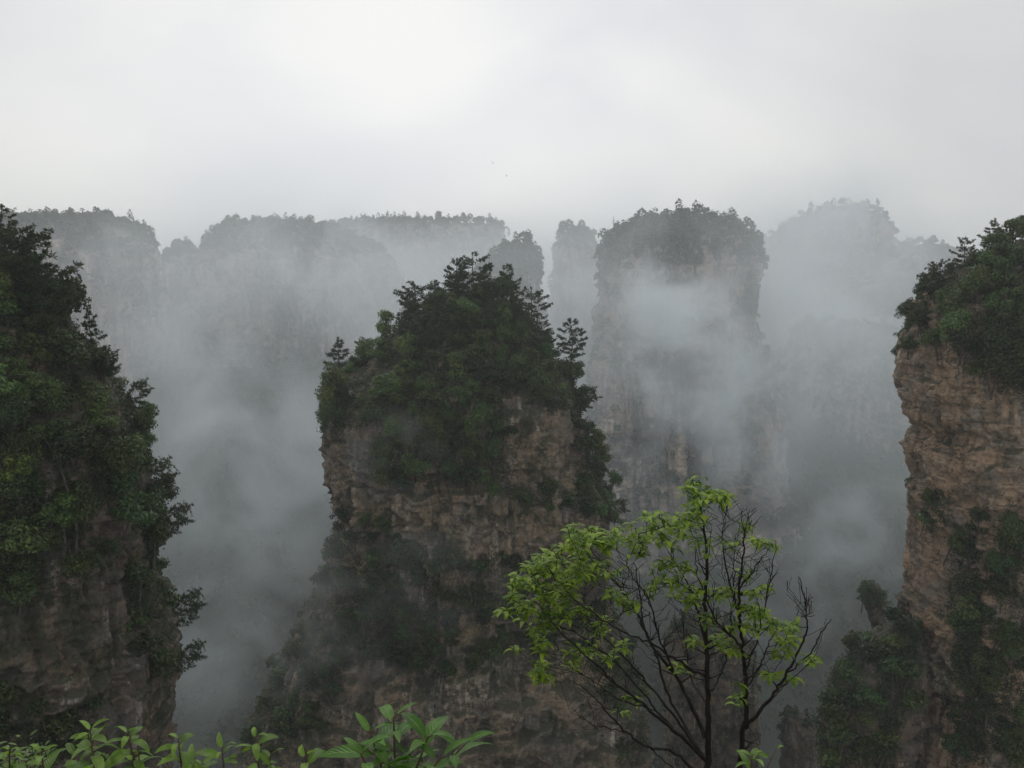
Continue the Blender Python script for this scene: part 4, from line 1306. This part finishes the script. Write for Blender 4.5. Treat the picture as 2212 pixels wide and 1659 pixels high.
# ------------------------------------------------------------------ leafy shoots at the bottom of the view
M_lime = leaf_material('lime_leaves', (0.075, 0.16, 0.015), (0.20, 0.34, 0.04), 0.42, 0.35, spec=0.4, vein=True)
M_deep = leaf_material('glossy_leaves', (0.05, 0.14, 0.02), (0.13, 0.27, 0.045), 0.35, 0.4, spec=0.3, vein=True)
M_small = leaf_material('bush_leaves', (0.05, 0.10, 0.025), (0.13, 0.20, 0.05), 0.3, 0.45)
M_stem = bark_material('stem', (0.05, 0.03, 0.02), (0.12, 0.08, 0.05), 30.0)

M_water, _nt, _out = new_mat('water')
_b = N(_nt, 'ShaderNodeBsdfPrincipled')
_b.inputs['Base Color'].default_value = (0.9, 0.93, 0.93, 1)
_b.inputs['Roughness'].default_value = 0.05
_b.inputs['Transmission Weight'].default_value = 0.8
_b.inputs['IOR'].default_value = 1.33
_nt.links.new(_b.outputs[0], _out.inputs[0])

def shoot(top, Y, nleaf, L, mat, name, label, group=None, lean=(0, 0), wratio=0.33, down=0.16, droop=(0.3, 1.1), extra=None, segs=7, cat='plant', drops=False):
    """a single upright stem rooted in the ledge with whorled leaves near its top"""
    t = np.array(P(top[0], top[1], Y))
    root_xy = t[:2] + np.array(lean)
    gz = float(ledge_z(np.array([root_xy[0]]), np.array([root_xy[1]]))[0])
    base = np.array([root_xy[0], root_xy[1], gz - 0.05])
    o = bpy.data.objects.new(name, None)
    col.objects.link(o)
    o.location = base
    tag(o, label, cat, group)
    line = smooth_line([base, base * 0.6 + t * 0.4 + rs.normal(size=3) * 0.015, base * 0.15 + t * 0.85 + rs.normal(size=3) * 0.008, t], 6)
    mb = MB()
    mb.tube(line - base, np.linspace(0.006, 0.0022, len(line)), 6)
    fb = MB()
    def whorl(p, ax, n, LL, dn):
        ax = ax / np.linalg.norm(ax)
        for q in range(n):
            f = q / max(n - 1, 1)
            a = q * 2.4 + rs.uniform(-0.3, 0.3)
            pt = p - ax * dn * f ** 1.3
            elev = 0.75 - 0.85 * f + rs.normal() * 0.18
            d = np.array([math.cos(a) * math.cos(elev), math.sin(a) * math.cos(elev), math.sin(elev)])
            l = LL * 0.88 * (0.5 + 0.55 * min(1, 0.25 + f * 1.6)) * rs.uniform(0.65, 1.2)
            V, F = leaf_geo(pt - base + d * 0.008, d, np.array([0, 0, 1.0]), l, l * wratio * rs.uniform(0.85, 1.15), rs.uniform(*droop), segs, 0.22, rs.normal() * 0.35)
            fb.add(V, F)
            mb.tube(np.array([pt - base, pt - base + d * 0.012]), [0.0018, 0.0012], 4)
    whorl(t, line[-1] - line[-4], nleaf, L, down)
    for (ex, ey, ed, en, el) in (extra or []):
        e = np.array(P(ex, ey, Y + ed))
        k = int(len(line) * 0.72)
        l2 = smooth_line([line[k], (line[k] + e) / 2 + np.array([0, 0, -0.02]), e], 6)
        mb.tube(l2 - base, np.linspace(0.004, 0.002, len(l2)), 5)
        whorl(e, l2[-1] - l2[-3], en, el, down * 0.7)
    link('stem', mb.data('stem', M_stem, True), o)
    link('foliage', fb.data('foliage', mat, True, uv=True), o)
    if drops:                                   # beads of water lying on the leaves
        wb = MB()
        sph_v = [(0, 0, 0.7)] + [(math.cos(a) * r, math.sin(a) * r, z) for r, z in ((0.7, 0.5), (1.0, 0.1)) for a in np.linspace(0, 2 * math.pi, 8, endpoint=False)]
        sph_f = [(0, 1 + k, 1 + (k + 1) % 8, 1 + (k + 1) % 8) for k in range(8)]
        sph_q = [(1 + k, 9 + k, 9 + (k + 1) % 8, 1 + (k + 1) % 8) for k in range(8)]
        for lv in fb.V:
            for _ in range(rs.integers(0, 5)):
                k = rs.integers(1, len(lv) // 3 - 1)
                p = lv[3 * k + 1] + (lv[3 * k + 2 * rs.integers(0, 2)] - lv[3 * k + 1]) * rs.uniform(0.1, 0.8)
                r = rs.uniform(0.0009, 0.0024)
                wb.add(np.array(sph_v) * r + p + np.array([0, 0, 0.0004]), sph_q)
        tag(link('water_drops', wb.data('water_drops', M_water, True), o), kind='stuff')
    return o

shoot((850, 1550), 1.75, 9, 0.11, M_deep, 'leafy_shoot', 'large glossy dark leaved shoot wet with drops, taller than the lime shoots', lean=(0.05, 0.05), wratio=0.29, down=0.20, droop=(0.6, 1.5), drops=True,
      extra=[(800, 1580, 0.0, 9, 0.13), (925, 1592, -0.03, 9, 0.125), (1000, 1612, 0.02, 8, 0.125), (780, 1630, -0.05, 8, 0.12), (885, 1625, 0.05, 9, 0.12), (950, 1640, -0.06, 8, 0.12), (840, 1650, -0.04, 8, 0.12)])
LIME = 'lime green leafy shoots along the bottom edge'
for x, y, Y, n, L, lab, ex in (
        (195, 1579, 2.6, 16, 0.118, 'lime green shoot with the widest fan of leaves before the dark cliff foot', [(160, 1630, 0.1, 8, 0.09), (235, 1640, 0.05, 8, 0.09)]),
        (275, 1584, 2.7, 14, 0.112, 'lime green shoot right next to the widest fan', [(300, 1630, 0.0, 7, 0.09)]),
        (385, 1597, 2.6, 14, 0.106, 'lime green shoot rising against the gorge mist beside the dark cliff corner', [(420, 1640, 0.1, 7, 0.09), (360, 1645, 0.1, 6, 0.08)]),
        (480, 1617, 2.8, 12, 0.095, 'low small leaved green shoot between two taller ones', []),
        (552, 1594, 2.7, 11, 0.095, 'green shoot with a rounded top leaf against the grey gorge', [(585, 1632, 0.0, 5, 0.08)]),
        (660, 1634, 2.4, 10, 0.106, 'barely showing green shoot next to the glossy dark leaved one', []),
        (20, 1622, 2.3, 13, 0.106, 'pale lime shoot in the bottom corner under the small leaved bush', []),
        (90, 1627, 2.3, 11, 0.101, 'drooping lime shoot before the small leaved bush', []),
        (1625, 1632, 3.2, 11, 0.112, 'small lime sprig at the foot of the sapling stems', [(1675, 1620, 0.1, 3, 0.1)])):
    shoot((x, y), Y, n, L, M_lime, 'leafy_shoot', lab, LIME, lean=(rs.normal() * 0.05, 0.05), extra=ex, wratio=0.32, droop=(0.8, 1.9), down=0.14)

for k in range(4):                              # the lower growth between them
    x = 50 + 125 * k + rs.uniform(-15, 15)
    shoot((x, rs.uniform(1640, 1668)), rs.uniform(2.2, 3.0), rs.integers(7, 12), rs.uniform(0.075, 0.11), M_deep if k % 3 == 1 else M_lime, 'leafy_shoot', 'low green shoot in the crowded row along the bottom edge', 'low shoots crowding the bottom edge', lean=(rs.normal() * 0.08, 0.05), wratio=rs.uniform(0.28, 0.45), droop=(0.7, 1.8), down=0.12)

# small leaved bush in the corner
bush = bpy.data.objects.new('bush', None)
col.objects.link(bush)
q = np.array(P(30, 1659, 4.2))
gz = float(ledge_z(np.array([q[0]]), np.array([q[1]]))[0])
bb = np.array([q[0], q[1], gz - 0.05])
bush.location = bb
tag(bush, 'bushy shrub of many small leaves in the bottom corner before the dark cliff', 'bush')
mb, fb = MB(), MB()
for _ in range(60):
    px, py = rs.uniform(-120, 110), rs.uniform(1560, 1720)
    if px > 60 and py < 1590 + (px - 60) * 0.3:
        continue
    e = np.array(P(px, py, 4.2 + rs.uniform(-0.3, 0.3)))
    l2 = smooth_line([bb + rs.normal(size=3) * 0.02, (bb + e) / 2 + rs.normal(size=3) * 0.04, e], 5)
    mb.tube(l2 - bb, np.linspace(0.006, 0.0015, len(l2)), 4)
    for k in range(26):
        p = l2[-1] + (l2[-4] - l2[-1]) * rs.uniform(0, 0.7) + rs.normal(size=3) * 0.012
        a = rs.uniform(0, 6.28)
        d = np.array([math.cos(a), math.sin(a), rs.uniform(-0.1, 0.9)])
        l = rs.uniform(0.03, 0.055)
        V, F = leaf_geo(p - bb, d, np.array([0, 0, 1.0]), l, l * 0.42, rs.uniform(0.1, 0.9), 3, 0.2)
        fb.add(V, F)
link('stem', mb.data('stem', M_stem, True), bush)
link('foliage', fb.data('foliage', M_small, True), bush)

# ------------------------------------------------------------------ birds and the pole
M_bird = soil_material('bird_feathers', (0.02, 0.02, 0.02), (0.05, 0.05, 0.05), 20.0)
def bird(px, py, Y, span, lab, roll):
    me = bpy.data.meshes.new('bird')
    s = span
    v = [(0, 0.28, 0), (0.035, 0.1, 0.02), (-0.035, 0.1, 0.02), (0, 0.1, -0.03), (0.03, -0.15, 0.01), (-0.03, -0.15, 0.01), (0.05, -0.34, 0), (-0.05, -0.34, 0), (0, -0.14, -0.02),
         (0.28, 0.1, 0.12), (0.26, -0.02, 0.11), (0.5, -0.08, 0.05), (-0.28, 0.1, 0.12), (-0.26, -0.02, 0.11), (-0.5, -0.08, 0.05)]
    f = [(0, 2, 1), (0, 1, 3), (0, 3, 2), (1, 2, 5, 4), (1, 4, 8, 3), (2, 3, 8, 5), (4, 5, 7, 6), (4, 6, 8), (5, 8, 7), (6, 7, 8), (1, 9, 10, 4), (9, 11, 10), (2, 5, 13, 12), (12, 13, 14)]
    me.from_pydata([tuple(c * s for c in p) for p in v], [], f)
    me.materials.append(M_bird)
    o = link('bird', me, None, P(px, py, Y))
    o.rotation_euler = (0.3, roll, 1.2)
    tag(o, lab, 'bird')
bird(1064, 352, 110, 0.5, 'tiny dark bird high in the pale sky, upper of two', 0.2)
bird(1094, 380, 120, 0.5, 'tiny grey bird in the pale sky, lower of two', -0.5)

loc = None
for py in np.arange(440, 640, 1.5):
    loc, nr = hit(far_f, 1325, py)
    if loc is not None:
        break
if loc is not None:
    mb = MB()
    mb.tube([(0, 0, -2), (0, 0, 8), (0.1, 0, 15)], [0.35, 0.28, 0.12], 6)
    mb.tube([(0, 0, 7), (0.9, 0.2, 9), (1.4, 0.2, 11)], [0.15, 0.1, 0.05], 5)
    mb.tube([(0, 0, 10), (-0.7, 0.1, 11.5), (-1.0, 0.1, 13)], [0.12, 0.09, 0.05], 5)
    tag(link('dead_tree', mb.data('dead_tree', M_bark, True), None, loc), 'thin bare dead trunk at the end of the round topped mesa', 'tree')

# ------------------------------------------------------------------ haze and mist
def box_mesh(name, x0, x1, y0, y1, z0, z1):
    v = [(x, y, z) for z in (z0, z1) for y in (y0, y1) for x in (x0, x1)]
    f = [(0, 2, 3, 1), (4, 5, 7, 6), (0, 1, 5, 4), (2, 6, 7, 3), (0, 4, 6, 2), (1, 3, 7, 5)]
    me = bpy.data.meshes.new(name)
    me.from_pydata(v, [], f)
    return me

mh, nt, out = new_mat('haze_air')
pv = N(nt, 'ShaderNodeVolumePrincipled')
pv.inputs['Color'].default_value = (0.915, 0.968, 1.0, 1)
pv.inputs['Density'].default_value = 0.00022
pv.inputs['Anisotropy'].default_value = 0.4
nt.links.new(pv.outputs[0], out.inputs['Volume'])
me = box_mesh('haze', -1700, 1700, -400, 1700, -400, 130)
me.materials.append(mh)
tag(link('haze', me), 'thin even haze filling the gorge', 'haze', kind='stuff')

def mist_material(name, dens, scale, lo, hi, ball=True, ztop=None, zfade=60, detail=3.0, stretch=(1, 1, 1), step=0.25, shift=(0, 0, 0), fade=0.7, zlow=None, xthin=False):
    m, nt, out = new_mat(name)
    geo = N(nt, 'ShaderNodeNewGeometry')
    n = noise_tex(nt, geo.outputs['Position'], scale, stretch, detail, 0.55, 0.3 if not ball else 0.5, shift)
    d = N(nt, 'ShaderNodeMapRange', interpolation_type='SMOOTHSTEP')
    d.inputs[1].default_value = lo
    d.inputs[2].default_value = hi
    nt.links.new(n, d.inputs[0])
    d = d.outputs[0]
    if ball:
        tcn = N(nt, 'ShaderNodeTexCoord')
        ln = N(nt, 'ShaderNodeVectorMath', operation='LENGTH')
        nt.links.new(tcn.outputs['Object'], ln.inputs[0])
        f = N(nt, 'ShaderNodeMapRange', interpolation_type='SMOOTHSTEP')
        f.inputs[1].default_value = 1.0
        f.inputs[2].default_value = 1.0 - fade
        nt.links.new(ln.outputs['Value'], f.inputs[0])
        d = math_n(nt, 'MULTIPLY', d, f.outputs[0])
    if ztop is not None:
        sp_ = N(nt, 'ShaderNodeSeparateXYZ')
        nt.links.new(geo.outputs['Position'], sp_.inputs[0])
        f = N(nt, 'ShaderNodeMapRange', interpolation_type='SMOOTHSTEP')
        f.inputs[1].default_value = ztop
        f.inputs[2].default_value = ztop - zfade
        nt.links.new(sp_.outputs[2], f.inputs[0])
        d = math_n(nt, 'MULTIPLY', d, f.outputs[0])
    if zlow is not None:
        f = N(nt, 'ShaderNodeMapRange')
        f.inputs[1].default_value = zlow - 90
        f.inputs[2].default_value = zlow + 90
        f.inputs[3].default_value = 0.42
        nt.links.new(sp_.outputs[2], f.inputs[0])
        d = math_n(nt, 'MULTIPLY', d, f.outputs[0])
    if xthin:                                   # the mist lies thinner to both sides than in the middle of the gorge
        for x0, x1, low_ in ((-260.0, 20.0, 0.58), (250.0, 110.0, 0.5)):
            f = N(nt, 'ShaderNodeMapRange', interpolation_type='SMOOTHSTEP')
            f.inputs[1].default_value = x0
            f.inputs[2].default_value = x1
            f.inputs[3].default_value = low_
            nt.links.new(sp_.outputs[0], f.inputs[0])
            d = math_n(nt, 'MULTIPLY', d, f.outputs[0])
    pv = N(nt, 'ShaderNodeVolumePrincipled')
    pv.inputs['Color'].default_value = (0.915, 0.968, 1.0, 1)
    pv.inputs['Anisotropy'].default_value = 0.4
    nt.links.new(math_n(nt, 'MULTIPLY', d, dens), pv.inputs['Density'])
    nt.links.new(pv.outputs[0], out.inputs['Volume'])
    m.cycles.volume_step_rate = step
    return m

MIST = mist_material('mist_bank', 0.0066, 0.009, 0.33, 0.66, ball=False, ztop=68, zfade=105, zlow=-130, detail=4, stretch=(1, 0.7, 1.2), step=0.16, xthin=True)
me = box_mesh('mist', -800, 800, 320, 1150, -262, 72)
me.materials.append(MIST)
tag(link('mist', me), 'drifting grey mist filling the gorge before the far cliffs', 'mist', kind='stuff')

def ico(name):
    import bmesh
    bm = bmesh.new()
    bmesh.ops.create_icosphere(bm, subdivisions=3, radius=1.0)
    me = bpy.data.meshes.new(name)
    bm.to_mesh(me)
    bm.free()
    return me

def plume(px, py, Y, rx, ry, rz, dens, scale, lab, tilt=0.0, lo=0.43, hi=0.62, seed=0):
    me = ico('mist')
    me.materials.append(mist_material('mist_wisp', dens, scale, lo, hi, step=0.4, detail=5, shift=(seed * 3.7, seed * 1.3, seed * 2.1)))
    o = link('mist', me, None, P(px, py, Y))
    o.scale = (rx, ry, rz)
    o.rotation_euler = (0, tilt, 0)
    tag(o, lab, 'mist', kind='stuff')

plume(720, 580, 640, 80, 45, 58, 0.020, 0.024, 'pale cloud wisp over the broad far cliff', 0.3, seed=1)
plume(950, 600, 600, 60, 45, 40, 0.012, 0.028, 'pale cloud wisp behind the summit pines', -0.2, seed=2)
plume(1500, 770, 430, 40, 30, 70, 0.050, 0.036, 'bright mist plume rising in front of the round topped mesa', -0.45, seed=3)
plume(1460, 610, 470, 44, 30, 48, 0.032, 0.034, 'mist veil on the face of the round topped mesa', -0.2, seed=4)
plume(1620, 940, 400, 54, 30, 46, 0.036, 0.036, 'mist drifting below the bright plume', -0.6, seed=5)
plume(1400, 900, 400, 36, 26, 40, 0.022, 0.036, 'mist curling beside the shoulder of the middle pillar', -0.3, seed=15)
plume(1790, 540, 700, 120, 60, 95, 0.024, 0.016, 'cloud swallowing the ghostly far peak', 0.4, lo=0.36, seed=6)
plume(1800, 720, 555, 80, 30, 40, 0.022, 0.024, 'mist over the top of the steep hazy massif', 0.3, lo=0.34, seed=21)
plume(1830, 1170, 340, 56, 24, 32, 0.024, 0.05, 'mist pooled beside the red brown cliff', -0.5, seed=7)
plume(1700, 1330, 345, 30, 20, 24, 0.020, 0.045, 'mist rising behind the sapling', -0.6, seed=17)
plume(560, 1000, 420, 72, 45, 70, 0.026, 0.024, 'mist drifting in the gorge between the dark cliff and the middle pillar', 0.3, seed=8)
plume(450, 1400, 330, 36, 26, 40, 0.016, 0.035, 'mist low in the gorge beside the dark cliff', 0.4, seed=22)
plume(480, 800, 500, 60, 40, 34, 0.014, 0.03, 'mist lying along the foot of the far cliffs', 0.2, seed=18)
plume(250, 560, 560, 60, 40, 34, 0.012, 0.028, 'mist veil over the pale streaked far mesa', 0.2, seed=9)
plume(860, 980, 192, 16, 6, 12, 0.030, 0.09, 'thin mist crossing the dome edge of the middle pillar', 0.5, seed=10)
plume(690, 1340, 196, 34, 13, 26, 0.034, 0.055, 'thin mist before the spreading foot of the middle pillar', 0.7, seed=11)
plume(960, 1260, 190, 22, 7, 14, 0.032, 0.07, 'thin mist across the lower face of the middle pillar', 0.5, seed=12)
